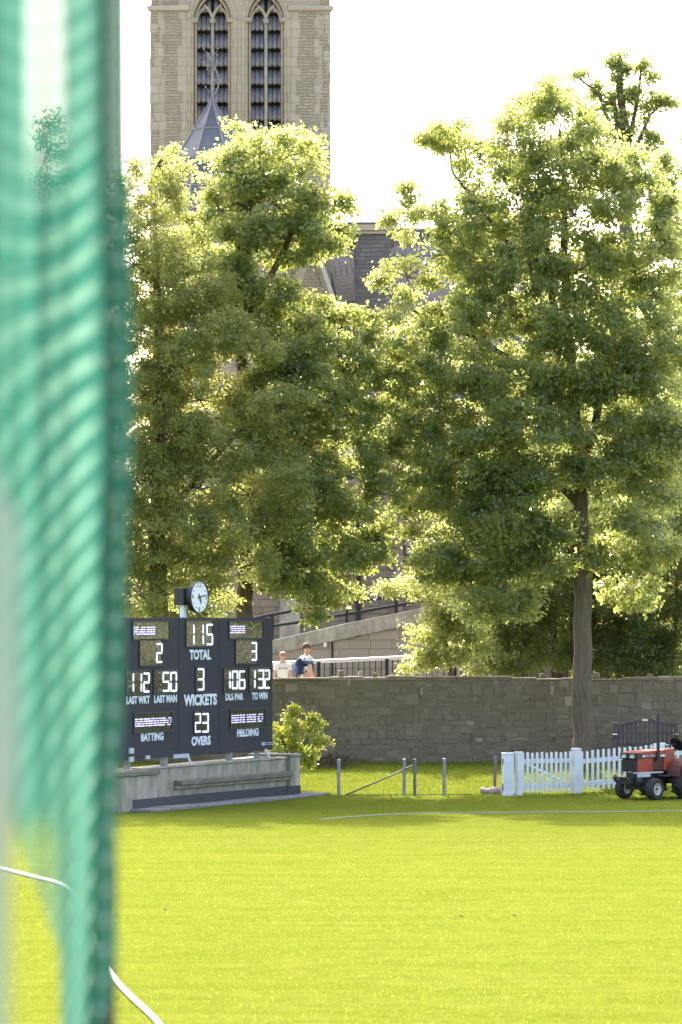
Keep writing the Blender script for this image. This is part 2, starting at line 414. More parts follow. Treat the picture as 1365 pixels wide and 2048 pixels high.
def text(body, x0, x1, z0, z1, y, mat, parent, name='lettering', off=.012, depth=.006):
    cu = bpy.data.curves.new('txt', 'FONT'); cu.body = body; cu.extrude = .01; cu.offset = off*.45; cu.bevel_depth = off*.45; cu.bevel_resolution = 0
    cu.resolution_u = 3
    tmp = bpy.data.objects.new('txt', cu); C.objects.link(tmp)
    dg = bpy.context.evaluated_depsgraph_get(); dg.update()
    me = bpy.data.meshes.new_from_object(tmp.evaluated_get(dg)); bpy.data.objects.remove(tmp)
    co = np.empty(len(me.vertices)*3); me.vertices.foreach_get('co', co); co = co.reshape(-1, 3)
    mn, mx = co.min(0), co.max(0); sc = (mx-mn); sc[sc == 0] = 1
    q = (co-mn)/sc
    out = np.c_[x0+q[:, 0]*(x1-x0), y - q[:, 2]*depth, z0+q[:, 1]*(z1-z0)]
    me.vertices.foreach_set('co', out.ravel()); me.update(); me.name = name
    me.materials.clear()
    return link(name, me, mat, parent)
for s, u0, u1, v0, v1 in (('TOTAL', 379, 422, 1299, 1320), ('LAST WKT', 253, 300, 1391.5, 1408), ('LAST MAN', 308.5, 354, 1389.6, 1405.5), ('WICKETS', 367.7, 434, 1388, 1411.5),
        ('DLS PAR', 451, 487, 1385, 1400.7), ('TO WIN', 503.8, 535, 1384, 1399.3), ('BATTING', 282, 327, 1465, 1482), ('OVERS', 383, 421.5, 1472, 1491), ('FIELDING', 474, 517.5, 1456, 1473)):
    vm = (v0+v1)/2; um = (u0+u1)/2
    text(s, bxz(u0, vm)[0], bxz(u1, vm)[0], bxz(um, v1)[1], bxz(um, v0)[1], -.002, M['letter'], board, off=.055)
text('SO', bxz(523.5, 1487)[0], bxz(531, 1487)[0], bxz(527, 1491)[1], bxz(527, 1484)[1], -.002, M['letter'], board, 'maker_mark', off=.03)
mm = MB()
for k in range(8):
    x = bxz(533, 1487)[0] + k*.055
    for zz in (bxz(527, 1486)[1], bxz(527, 1489.5)[1]): mm.bb(x, x+.042, -.006, .0, zz-.012, zz+.012)
mm.build('maker_text', plain('grey_print', (.3,.31,.33), .6), board)
# display windows: glossy dark glass, grass reflection painted into its olive colour; digits glow
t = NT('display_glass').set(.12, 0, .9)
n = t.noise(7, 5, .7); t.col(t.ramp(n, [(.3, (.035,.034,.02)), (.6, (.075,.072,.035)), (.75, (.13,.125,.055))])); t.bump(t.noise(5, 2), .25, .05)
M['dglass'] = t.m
M['led'] = emit('led_white', (.86,.88,1.0), .095); M['led_dot'] = emit('led_violet_white', (.74,.66,1.0), .11)
frame_m = plain('display_frame', (.03,.03,.034), .5)
SEG = {'0':'abcdef','1':'bc','2':'abged','3':'abgcd','5':'afgcd','6':'afgedc'}
def digit(b, ch, x0, x1, z0, z1, th=.045):
    zm = (z0+z1)/2; g = .012; th2 = th*1.25
    def hbar(z):
        h = th/2; b.prism([(x0+h*1.2, z-h), (x1-h*1.2, z-h), (x1-h*.5, z), (x1-h*1.2, z+h), (x0+h*1.2, z+h), (x0+h*.5, z)], -.022, -.012)
    def vbar(x, a, c_):
        h = th2/2; b.prism([(x-h, a+h), (x, a), (x+h, a+h), (x+h, c_-h), (x, c_), (x-h, c_-h)], -.022, -.012)
    for q in SEG[ch]:
        if q == 'a': hbar(z1-th/2)
        if q == 'g': hbar(zm)
        if q == 'd': hbar(z0+th/2)
        if q == 'f': vbar(x0+th2/2, zm+g, z1-g)
        if q == 'b': vbar(x1-th2/2, zm+g, z1-g)
        if q == 'e': vbar(x0+th2/2, z0+g, zm-g)
        if q == 'c': vbar(x1-th2/2, z0+g, zm-g)
def display(u0, u1, v0, v1):
    um, vm = (u0+u1)/2, (v0+v1)/2
    x0, x1 = bxz(u0, vm)[0], bxz(u1, vm)[0]; z0, z1 = bxz(um, v1)[1], bxz(um, v0)[1]
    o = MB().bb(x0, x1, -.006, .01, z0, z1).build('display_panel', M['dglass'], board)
    f = MB(); e = .03
    f.bb(x0-e, x1+e, -.03, .012, z1, z1+e); f.bb(x0-e, x1+e, -.03, .012, z0-e, z0); f.bb(x0-e, x0, -.03, .012, z0, z1); f.bb(x1, x1+e, -.03, .012, z0, z1)
    f.build('display_frame', frame_m, o)
    return o
def digits(o, items, v0, v1, u_mid):
    for ch, u0, u1 in items:
        b = MB()
        vm = (v0+v1)/2; um = (u0+u1)/2
        digit(b, ch, bxz(u0, vm)[0], bxz(u1, vm)[0], bxz(um, v1)[1], bxz(um, v0)[1], .042)
        b.build('digit', M['led'], o)
digits(display(279, 324.5, 1281, 1330), [('2', 311.5, 324)], 1286, 1326, 318)
digits(display(372, 425.5, 1242, 1292), [('1', 378, 388), ('1', 396, 406.5), ('5', 412, 425)], 1247.5, 1290.5, 400)
digits(display(471, 514, 1280.5, 1326), [('3', 502, 513)], 1284, 1321.5, 505)
digits(display(253, 299, 1343, 1387.5), [('1', 257, 267), ('1', 273, 283), ('2', 285.8, 298.5)], 1345, 1385, 280)
digits(display(307.5, 354, 1342, 1385), [('5', 324.5, 338), ('0', 340, 353)], 1343.5, 1383.5, 330)
digits(display(391.5, 408, 1334.5, 1383), [('3', 394.5, 407.5)], 1336.5, 1381, 400)
digits(display(447, 490, 1339, 1383.5), [('1', 451, 460), ('0', 463, 475), ('6', 477, 489.5)], 1341, 1378.6, 470)
digits(display(498, 540, 1336, 1380), [('1', 502, 510), ('3', 515.5, 527), ('2', 528, 539)], 1339, 1377.6, 520)
digits(display(388, 417, 1424, 1466), [('2', 388.5, 401), ('3', 403.5, 416.5)], 1426, 1465, 400)
def ledrows(o, rows, u0, u1, v0, v1):
    nr = len(rows); nc = max(len(r) for r in rows)
    vm = (v0+v1)/2; um = (u0+u1)/2
    x0, x1 = bxz(u0, vm)[0], bxz(u1, vm)[0]; z0, z1 = bxz(um, v1)[1], bxz(um, v0)[1]
    dw = (x1-x0)/nc; dh = (z1-z0)/nr
    gaps = [k for k in range(nc) if all(k >= len(s) or s[k] == '.' for s in rows)]
    cuts = [0] + [k for k in gaps if k+1 not in gaps] + [nc]
    for ca, cb in zip(cuts[:-1], cuts[1:]):
      b = MB()
      for r, s in enumerate(rows):
        for k, ch in enumerate(s):
            if ca <= k < cb and ch == '#': b.bb(x0+k*dw, x0+k*dw+dw*.97, -.016, -.006, z1-(r+.5)*dh-.012, z1-(r+.5)*dh+.012)
      if b.v: b.build('led_text', M['led_dot'], o)
ledrows(display(265.5, 339, 1244, 1278), ['###.####....###.##..#######.####', '##.#####..#####.##..###.####.###', '####.##..#######.#..###.####.###', '##...#####.##.##########.#######'], 265.5, 309.5, 1252.5, 1270.5)
ledrows(display(458, 525.5, 1243, 1276), ['##.#####.##.##.###', '.###.####.###.####', '..##.###.####.####', '#####.#######.##.#'], 459, 489.5, 1250.5, 1267.5)
ledrows(display(268, 342.5, 1426.5, 1462.5), ['####.####.#######.####.##.##.####...###', '####.####.##########.##.##.#######.#..#', '##.####.##.########.###.##.##.###.##..#', '###########.##.####.####.#######...###.'], 268, 342, 1435, 1453)
ledrows(display(461, 530, 1419, 1454.5), ['##.##.##.##.##..#.##.####...##.#', '#####.##.#####..#####.###..##..#', '##.#####.##.##..##.###.##..##..#', '#######.##.###..####.####..####.'], 461.5, 525, 1427.5, 1446)
# legs and brackets between board and plinth
ZP = .86
lg = []
for x, wd in ((.35, .1), (2.0, .12), (5.1, .12), (6.5, .08)):
    MB().bb(x, x+wd, .04, .16, ZP-.005, ZB+.004).build('leg', M['steel'], board)
for u, v, wu, hv in ((257, 1502, 9, 11), (257, 1519, 9, 10), (290, 1515, 8, 7), (346, 1513, 30, 8)):
    x, z = bxz(u, v); x1 = bxz(u+wu, v)[0]; h = hv/F*82
    MB().bb(x, x1, -.035, -.004, z-h/2, z+h/2).build('bracket_plate', plain('bracket_grey', (.42,.44,.47), .5), board)
MB().tube([(6.75, -.03, ZB+.02), (6.9, -.05, ZB-.2)], .03, 8).build('strut', M['letter'], board)
MB().tube([(2.9, -.03, ZB+.02), (3.05, -.05, ZB-.2)], .025, 8).build('strut', M['letter'], board)
for u, v in ((402, 1300), (385, 1345), (383, 1408), (338, 1503), (515, 1290), (410, 1352), (430, 1474)):
    x, z = bxz(u, v); MB().lathe([(.012, 0), (.012, .01), (.004, .014)], Matrix.Translation((x, -.001, z)) @ Matrix.Rotation(R(90), 4, 'X'), 8).build('bolt', M['steel'], board)

# clock standing on top
ck = empty('clock', (0, 0, 0), BA-R(6), 'round white double sided clock on a short post above the scoreboard, showing quarter past five', 'clock')
cx_, cz_ = bxz(395, 1194)
ck.location = (LX + ex*cx_, LY + ey*cx_, 0)
zc = PZ(1194, ck.location.y); rc = .345
Mx = Matrix.Translation((0, 0, zc)) @ Matrix.Rotation(R(90), 4, 'X')
MB().lathe([(rc-.04, -.09), (rc-.03, -.085), (rc-.05, .0), (rc, .01), (rc, .05)], Mx, 40).build('housing', M['blackplastic'], ck, smooth=False)
face = MB().lathe([(rc-.012, .045), (rc-.012, .056)], Mx, 48).build('clock_face', M['clock'], ck)
MB().lathe([(rc+.008, .03), (rc+.008, .066), (rc-.014, .066), (rc-.014, .05)], Mx, 48).build('bezel', M['blackplastic'], ck)
yf = -.0565
def cpos(h, r): a = R(90-30*h); return r*math.cos(a), zc+r*math.sin(a)
for s, h, wd in (('12', 12, .13), ('3', 3, .07), ('6', 6, .075), ('9', 9, .075)):
    x, z = cpos(h, .262); text(s, x-wd/2, x+wd/2, z-.05, z+.05, yf, M['blackplastic'], face, 'numeral', off=.01, depth=.003)
for h in (1, 2, 4, 5, 7, 8, 10, 11):
    x, z = cpos(h, .265); MB().lathe([(.016, 0), (.016, .003)], Matrix.Translation((x, yf, z)) @ Matrix.Rotation(R(90), 4, 'X'), 10).build('hour_dot', M['blackplastic'], face)
def hand(h, r0, r1, wd, name, y):
    a = R(90-30*h); d = Vector((math.cos(a), math.sin(a))); n_ = Vector((-d.y, d.x))
    pts = [(d*-r0 + n_*wd*.8), (d*-r0 - n_*wd*.8), (d*r1*.6 - n_*wd), (d*r1), (d*r1*.6 + n_*wd)]
    MB().prism([(p.x, zc+p.y) for p in pts], y-.006, y).build(name, M['blackplastic'], face)
hand(5.22, .07, .17, .018, 'hour_hand', -.066); hand(2.65, .08, .27, .013, 'minute_hand', -.076)
MB().bb(-.33, -.2, .14, .24, ZT+.002, zc-.1).build('post', M['letter'], ck, bevel=.01)
MB().bb(-.40, -.16, .10, .34, zc-.18, zc+.19).build('side_box', M['blackplastic'], ck, bevel=.01)

# plinth
pl = empty('concrete_plinth', (LX, LY, 0), BA, 'weathered pale concrete plinth with ledge and black skirting under the scoreboard', 'plinth')
yb = -.30
b = MB(); b.bb(.9, BL+.25, yb, .55, .0, ZP); b.bb(-.8, .9, yb-.05, .6, 0, ZP-.12)
b.prism([(.9, ZP), (BL+.25, ZP), (BL+.25, ZP+.05), (.9, ZP+.0)], yb-.03, .5)
b.build('plinth_body', M['concrete'], pl, bevel=.015)
b = MB(); b.bb(BL+.10, BL+.60, yb-.10, .60, 0, ZP+.05); b.build('end_pier', M['concrete'], pl, bevel=.015)
b = MB(); b.bb(BL+.05, BL+.65, yb-.14, .65, ZP+.05, ZP+.11); b.build('pier_cap', M['slab'], pl, bevel=.015)
b = MB(); b.bb(-.9, .95, yb-.10, .62, ZP-.118, ZP-.02); b.build('pier_cap', M['concrete_dark'], pl, bevel=.015)
x0 = 1.75
b = MB(); b.bb(x0, BL+.05, yb-.20, yb+.05, .47, .58); b.build('ledge', M['concrete_dark'], pl, bevel=.02)
b = MB(); b.bb(x0, BL+.05, yb-.10, yb+.05, .40, .469); b.build('ledge_support', M['concrete'], pl, bevel=.01)
b = MB(); b.bb(-.2, BL+.10, yb-.062, yb+.02, .055, .25); b.bb(BL+.095, BL+.605, yb-.112, yb-.09, .055, .25); b.build('skirting', M['skirt'], pl, bevel=.005)
b = MB(); x = -.3
while x < BL+1.1:
    wd = random.uniform(.7, 1.1); b.bb(x+.004, min(x+wd, BL+1.2)-.004, yb-.55-random.uniform(0, .03), yb+.05, 0, .065+random.uniform(-.008, .008)); x += wd
b.bb(BL+.61, BL+1.2, yb-.5, .3, 0, .07)
b.build('step', M['slab'], pl, bevel=.012)

# ------------------------------------------------------------------ posts
def post(u, vt, vb, Y, r, mat, label, tilt=0):
    x = PX(u, Y); z0 = gz(x, Y); h = PZ(vt, Y)-z0
    o = empty('steel_post', (x, Y, z0), 0, label, 'post', 'grey metal posts below the wall'); o.rotation_euler = (0, R(tilt), 0)
    MB().tube([(0, 0, -.1), (0, 0, h-.02)], r, 14).build('post_tube', mat, o, smooth=False)
    MB().lathe([(r*1.12, -.03), (r*1.12, .0), (r*.8, .012), (.001, .016)], Matrix.Translation((0, 0, h-.02)), 14).build('post_cap', mat, o)
post(678, 1518, 1594, 87.0, .038, M['steel'], 'grey steel post nearest the scoreboard, standing alone left of the leaning bar')
post(809, 1517, 1597, 86.9, .036, M['steel'], 'grey steel post crossed by the leaning bar, with rusty foot')
post(830, 1517, 1597, 86.9, .036, M['steel_old'], 'darker steel post holding the upper end of the leaning bar')
post(889, 1516, 1597, 86.8, .036, M['steel'], 'grey steel post standing alone between the bar and the white gate post')
post(990, 1511, 1588, 87.8, .034, M['steel_old'], 'dull greenish metal post beside the pink rocks and white gate post', .6)
a = P(826, 1531, 86.84); c_ = P(692, 1590, 86.8)
b = MB(); b.tube([a, a.lerp(c_, .5) + Vector((0, 0, -.012)), c_], .018, 8)
tag(b.build('leaning_bar', M['steel_old'], smooth=True), 'thin rusty bar leaning between the steel posts down to the grass', 'bar')
b = MB(); b.tube([(PX(u, 86.95), 86.95, gz(PX(u, 86.95), 86.95)+.03) for u in (690, 740, 800, 850, 900, 945)], .012, 6)
tag(b.build('ground_cable', M['iron'], smooth=True), 'thin dark cable lying low between the steel posts', 'cable')
for u, v, r, lab in ((969, 1576, (.12,.1,.09), 'pale pink rock on grass left of the greenish post'), (984, 1580, (.13,.1,.10), 'darker brown rock against the foot of the greenish post'), (1000, 1577, (.1,.08,.09), 'small rock between greenish post and white gate post')):
    q = P(u, v, 87.6); bb_ = MB().blob((0, 0, 0), r, 14, 9)
    bb_.v = [tuple(Vector(p)*(1+.18*math.sin(p[0]*31+p[2]*23+u)+.1*math.sin(p[1]*47))) for p in bb_.v]
    o = bb_.build('rock', M['rock'], smooth=True); o.location = (q.x, 87.6, gz(q.x, 87.6)+.05); tag(o, lab, 'rock', 'rocks by the gate post')

for u, v, lab in ((922, 1833, 'small dark clod of earth on the sunny lawn, left of a similar one'), (1030, 1832, 'small dark clod of earth on the sunny lawn, right of a similar one'), (332, 1820, 'small dark clod of earth on the lawn close to the green net')):
    x, y = gp(u, v); bb_ = MB()
    for k in range(5): bb_.blob((random.gauss(0, .012), random.gauss(0, .03), .006), (.014, .02, .012), 8, 5)
    o = bb_.build('earth_clod', M['soil'], smooth=True); o.location = (x, y, 0); tag(o, lab, 'clod', 'earth clods on the lawn')

# ------------------------------------------------------------------ white gate and picket fence
def capped_post(b, x, y, z0, h, w_):
    b.box((x, y, z0+h/2-.05), (w_, w_, h+.1)); b.box((x, y, z0+h+.0175), (w_+.03, w_+.03, .035), taper=.9)
def picket(b, x, y, z0, z1, w_=.058, th=.022, rz=0):
    M_ = Matrix.Translation((x, y, 0)) @ Matrix.Rotation(rz, 4, 'Z'); n_ = 7; r = w_/2
    poly = [(-r, z0), (r, z0), (r, z1-r)] + [(r*math.cos(math.pi*k/n_), z1-r+r*math.sin(math.pi*k/n_)) for k in range(1, n_)] + [(-r, z1-r)]
    m_ = len(poly); vs = [M_ @ Vector((px, -th/2, pz)) for px, pz in poly] + [M_ @ Vector((px, th/2, pz)) for px, pz in poly]
    fs = [tuple(range(m_)), tuple(range(2*m_-1, m_-1, -1))] + [((k+1) % m_, k, m_+k, m_+(k+1) % m_) for k in range(m_)]
    b.add(vs, fs)
gx, gy = PX(1016, 86.9), 86.9
o = empty('gate_post', (gx, gy, gz(gx, gy)), R(12), 'thick square white wooden gate post standing free left of the picket gate', 'gate post')
b = MB(); capped_post(b, 0, 0, 0, .95, .235); b.build('post_shaft', M['white'], o, bevel=.01)
b = MB(); b.box((-.119, -.02, .78), (.02, .05, .13)); b.box((-.119, -.02, .2), (.02, .05, .16)); b.build('hinge', M['iron'], o)
A = Vector((PX(1033, 87.0), 87.0, 0)); B = Vector((PX(1153, 87.75), 87.75, 0)); D = Vector((PX(1440, 89.5), 89.5, 0))
ga = math.atan2(B.y-A.y, B.x-A.x); gl = (B-A).length
g = empty('picket_gate', (A.x, A.y, gz(A.x, A.y)+.03), ga, 'white picket gate with diagonal brace between two white posts', 'gate')
b = MB(); capped_post(b, .065, 0, 0, .94, .13); b.build('stile', M['white'], g, bevel=.006)
b = MB(); b.bb(.13, gl-.1, .013, .05, .14, .24); b.build('rail', M['white'], g, bevel=.004); b = MB(); b.bb(.13, gl-.1, .013, .05, .70, .80); b.build('rail', M['white'], g, bevel=.004)
n_ = 11
for k in range(n_):
    b = MB(); picket(b, .175+k*(gl-.33)/(n_-1), 0, .035, .95+.01*math.sin(k*2.1), .062); b.build('picket', M['white'], g)
b = MB(); b.tube([(.2, .075, .74), (gl-.16, .075, .2)], .03, 4); b.build('brace', M['white'], g)
fa = math.atan2(D.y-B.y, D.x-B.x); fl = (D-B).length; z0 = gz(B.x, B.y)
f = empty('picket_fence', (B.x, B.y, z0), fa, 'white picket fence climbing the bank from the gate to behind the red tractor', 'fence')
def fz(s): q = B + (D-B)*(s/fl); return gz(q.x, q.y)-z0
b = MB(); capped_post(b, 0, 0, 0, 1.0, .16); b.build('post', M['white'], f, bevel=.006)
b = MB(); capped_post(b, 2.35, .1, fz(2.35), .95, .11); b.build('post', M['white'], f, bevel=.006)
ns = 12
for zz in (.2, .72):
    b = MB()
    for k in range(ns):
        s0, s1 = fl*k/ns, fl*(k+1)/ns
        vs = [(s_, y_, fz(s_)+zz+h_) for s_ in (s0, s1) for y_ in (.012, .05) for h_ in (-.05, .05)]
        b.add(vs, [(0,1,3,2), (4,6,7,5), (0,4,5,1), (2,3,7,6), (0,2,6,4), (1,5,7,3)])
    b.build('rail', M['white'], f)
k = 0; s_ = .15
while s_ < fl:
    b = MB(); picket(b, s_, 0, fz(s_)+.05, fz(s_)+.96+random.uniform(-.012, .012), .062, rz=random.uniform(-.03, .03)); b.build('picket', M['white'], f); s_ += .143
b = MB(); x = 2.05; b.bb(x, x+.26, -.03, -.014, fz(x)+.84, fz(x)+1.0); b.build('notice_plate', M['letter'], f, bevel=.004)

# ------------------------------------------------------------------ bench
def bench():
    Yb = 91.4; x0, x1 = PX(1230, Yb), PX(1353, Yb); L = x1-x0; xc = (x0+x1)/2; zg = gz(xc, Yb)
    zt = PZ(1446, Yb)-zg; hm = PZ(1437, Yb)-zg
    o = empty('park_bench', (xc, Yb, zg), 0, 'dark slatted wooden garden bench with arched back rail and brass plaque against the stone wall', 'bench')
    s = zt
    def arch(x): q = abs(x)/(L/2); return zt + (hm-zt)*(math.cos(min(1, q*1.25)*math.pi)*.5+.5)
    n_ = 24; b = MB(); xs_ = [-L/2 + L*k/n_ for k in range(n_+1)]
    top = [(x, arch(x)) for x in xs_]; bot = [(x, arch(x)-.085) for x in reversed(xs_)]
    b.prism(bot[::-1] + top[::-1], .18, .23); b.build('top_rail', M['bench'], o, bevel=.006)
    b = MB(); b.bb(-L/2, L/2, .182, .228, zt-.55, zt-.47); b.build('lower_rail', M['bench'], o, bevel=.006)
    for k in range(13):
        x = -L/2+.10+(L-.2)*k/12; b = MB(); b.bb(x-.031, x+.031, .195, .215, zt-.472, arch(x)-.083); b.build('back_slat', M['bench'], o)
    b = MB(); b.bb(-L/2+.04, L/2-.04, .19, .2, zt-.26, zt-.22); b.build('back_rail', M['bench'], o)
    for sx in (-1, 1):
        b = MB(); b.bb(sx*L/2-.035, sx*L/2+.035, .17, .24, 0, zt+.02); b.build('leg', M['bench'], o, bevel=.005)
        b = MB(); b.bb(sx*L/2-.035, sx*L/2+.035, -.35, -.28, 0, zt-.30); b.build('leg', M['bench'], o, bevel=.005)
        b = MB(); b.bb(sx*L/2-.05, sx*L/2+.05, -.40, .17, zt-.30, zt-.26); b.build('armrest', M['bench'], o, bevel=.01)
    b = MB()
    for k in range(5): y = -.36+k*.105; b.bb(-L/2+.03, L/2-.03, y, y+.085, zt-.60, zt-.57)
    b.build('seat', M['bench'], o, bevel=.004)
    b = MB(); b.bb(-.07, .07, .172, .181, hm-.065, hm-.018); b.build('plaque', M['brass'], o)
bench()

# ------------------------------------------------------------------ tractor
def wheel(b_t, b_r, M_, r, wd, rr):
    b_t.lathe([(rr, -wd/2), (r*.86, -wd/2), (r*.97, -wd*.36), (r, -wd*.2), (r, wd*.2), (r*.97, wd*.36), (r*.86, wd/2), (rr, wd/2), (rr, -wd/2)], M_, 28, False)
    b_r.lathe([(rr, -wd*.45), (rr, wd*.45), (rr*.92, wd*.46), (rr*.82, wd*.1), (rr*.45, wd*.06), (rr*.4, wd*.2), (rr*.28, wd*.24), (.001, wd*.25)], M_, 24)
def tractor():
    tx, ty = 7.37, 86.06
    o = empty('compact_tractor', (tx, ty, gz(tx, ty)), R(225), 'small red compact tractor with black exhaust pipe parked by the white picket fence', 'tractor')
    hp = [(.15, .62), (1.38, .62), (1.42, .66), (1.42, .90), (1.40, 1.02), (1.30, 1.10), (1.1, 1.125), (.6, 1.145), (.15, 1.16)]
    def side(b, poly, y0, y1): b.prism([(x, z) for x, z in poly], y0, y1)
    b = MB(); side(b, [(.15, .92), (1.40, .90), (1.40, 1.02), (1.32, 1.06), (1.1, 1.08), (.6, 1.095), (.15, 1.10)], -.24, .24); bon = b.build('bonnet', M['orange'], o, bevel=.03, segs=3)
    b = MB(); side(b, [(.85, .62), (1.36, .62), (1.36, .905), (.85, .915)], -.225, .225); b.build('nose_panel', M['red'], o, bevel=.01)
    b = MB(); side(b, [(.48, .64), (.848, .64), (.848, .915), (.48, .915)], -.21, .21); b.build('engine_grille', plain('brown_mesh', (.11,.04,.03), .7, 0, .3, .4, 60), o)
    b = MB(); side(b, [(.12, .56), (.478, .62), (.478, 1.105), (.12, 1.12)], -.25, .25); b.build('dash_cowl', M['orange'], o, bevel=.025, segs=3)
    b = MB(); b.bb(1.362, 1.40, -.20, .205, .63, .895)
    for k in range(6): b.bb(1.40, 1.41, -.19, .19, .65+k*.04, .665+k*.04)
    b.build('grille', M['blackplastic'], o, bevel=.005)
    b = MB(); b.bb(1.385, 1.43, -.235, .235, .905, 1.04); b.bb(1.24, 1.40, .236, .246, .915, 1.03); b.build('lamp_surround', M['blackplastic'], o, bevel=.01)
    for sy in (-1, 1):
        b = MB(); b.box((1.434, sy*.12, .97), (.014, .13, .085)); hl = b.build('headlight', plain('lamp_reflector', (.45,.43,.36), .25, .4), o, bevel=.012)
        b = MB(); b.box((1.443, sy*.12, .95), (.006, .11, .04)); b.build('lens', M['glass'], hl)
    b = MB(); b.bb(.2, 1.22, .243, .249, .945, .985); stripe = b.build('side_stripe', M['letter'], o)
    b = MB(); b.bb(.62, .68, .2495, .252, .935, .995); b.bb(.2, .44, .2495, .252, .955, 1.0); b.build('stripe_mark', plain('yellow_black', (.10,.08,.03), .5), o)
    tx_ = text('SHIBAURA', 0, .42, 0, .055, 0, M['blackplastic'], o, 'lettering', off=.02, depth=.003)
    tx_.location = (1.14, .2502, .938); tx_.rotation_euler = (0, 0, math.pi)
    b = MB(); b.bb(.5, 1.38, .10, .235, .575, .615); b.bb(.95, 1.37, .20, .245, .50, .572); b.build('side_sill', M['greypanel'], o, bevel=.006)
    b = MB(); b.bb(-.5, 1.35, -.13, .13, .33, .60); b.bb(.05, .6, -.2, .2, .38, .6); b.bb(1.0, 1.1, -.36, .36, .22, .34)
    b.bb(1.3, 1.62, -.12, .12, .36, .48); b.tube([(1.62, -.2, .40), (1.70, -.2, .50), (1.70, .2, .50), (1.62, .2, .40)], .022, 8)
    b.tube([(1.5, -.25, .38), (1.55, -.28, .55)], .03, 8); b.tube([(1.2, -.1, .45), (1.35, .22, .35)], .035, 8); b.blob((1.3, .2, .42), (.09, .07, .1)); b.tube([(.8, .2, .5), (1.05, .3, .3)], .025, 8)
    b.build('chassis', M['grime'], o, bevel=.01)
    for sy in (-1, 1):
        Mw = Matrix.Translation((1.05, sy*.44, .24)) @ Matrix.Rotation(R(-90*sy), 4, 'X')
        wb = MB(); rb = MB(); wheel(wb, rb, Mw, .24, .2, .135)
        wo = wb.build('wheel', M['rubber'], o, smooth=False); rim = rb.build('rim', M['rim'], wo)
        hb = MB()
        for k in range(6): a = k*math.pi/3; hb.lathe([(.012, .02), (.012, .04)], Mw @ Matrix.Translation((.08*math.cos(a), .08*math.sin(a), 0)), 8)
        hb.lathe([(.035, .03), (.03, .07), (.001, .075)], Mw, 12); hb.build('hub', M['grime'], wo)
        Mw = Matrix.Translation((.02, sy*.5, .42)) @ Matrix.Rotation(R(-90*sy), 4, 'X')
        wb = MB(); rb = MB(); wheel(wb, rb, Mw, .42, .3, .22)
        for k in range(20):
            a = k*math.pi/10; wb.box(Mw @ Vector((.425*math.cos(a), .425*math.sin(a), .07*(1 if k % 2 else -1))), (.05, .13, .05), ry=-a if sy > 0 else a)
        wo = wb.build('wheel', M['rubber'], o); rb.build('rim', plain('dirty_rim', (.16,.13,.1), .7), wo)
        b = MB(); pts = [(.02+.5*math.cos(R(a)), .42+.5*math.sin(R(a))) for a in range(10, 171, 16)]; pi_ = [(.02+.47*math.cos(R(a)), .42+.47*math.sin(R(a))) for a in range(170, 9, -16)]
        b.prism(pts+pi_, sy*.5-.17, sy*.5+.17); b.build('mudguard', plain('dull_dark_red', (.09,.02,.015), .6), o, bevel=.01)
        b = MB(); b.bb(.1, .75, sy*.36-.13, sy*.36+.13, .50, .535); b.build('footplate', M['blackplastic'], o, bevel=.008)
    b = MB(); b.tube([(.74, .285, .86), (.74, .285, 1.80)], .038, 12); b.tube([(.74, .285, 1.78), (.74, .285, 1.9)], .03, 12); b.bb(.70, .78, .2, .29, .86, .94); b.build('exhaust', M['blackplastic'], o)
    b = MB(); b.tube([(.14, 0, 1.15), (-.25, 0, 1.2)], .02, 8); b.lathe([(.17, -.015), (.19, 0), (.17, .015), (.155, 0), (.17, -.015)], Matrix.Translation((-.25, 0, 1.2)) @ Matrix.Rotation(R(-55), 4, 'Y'), 24); b.build('steering_wheel', M['blackplastic'], o)
    b = MB(); b.bb(-.75, -.3, -.22, .22, .78, .88); b.bb(-.82, -.72, -.22, .22, .85, 1.2); b.build('seat', M['blackplastic'], o, bevel=.03)
    b = MB(); b.bb(-.85, -.2, -.3, .3, .4, .78); b.build('rear_body', M['red'], o, bevel=.02)
tractor()

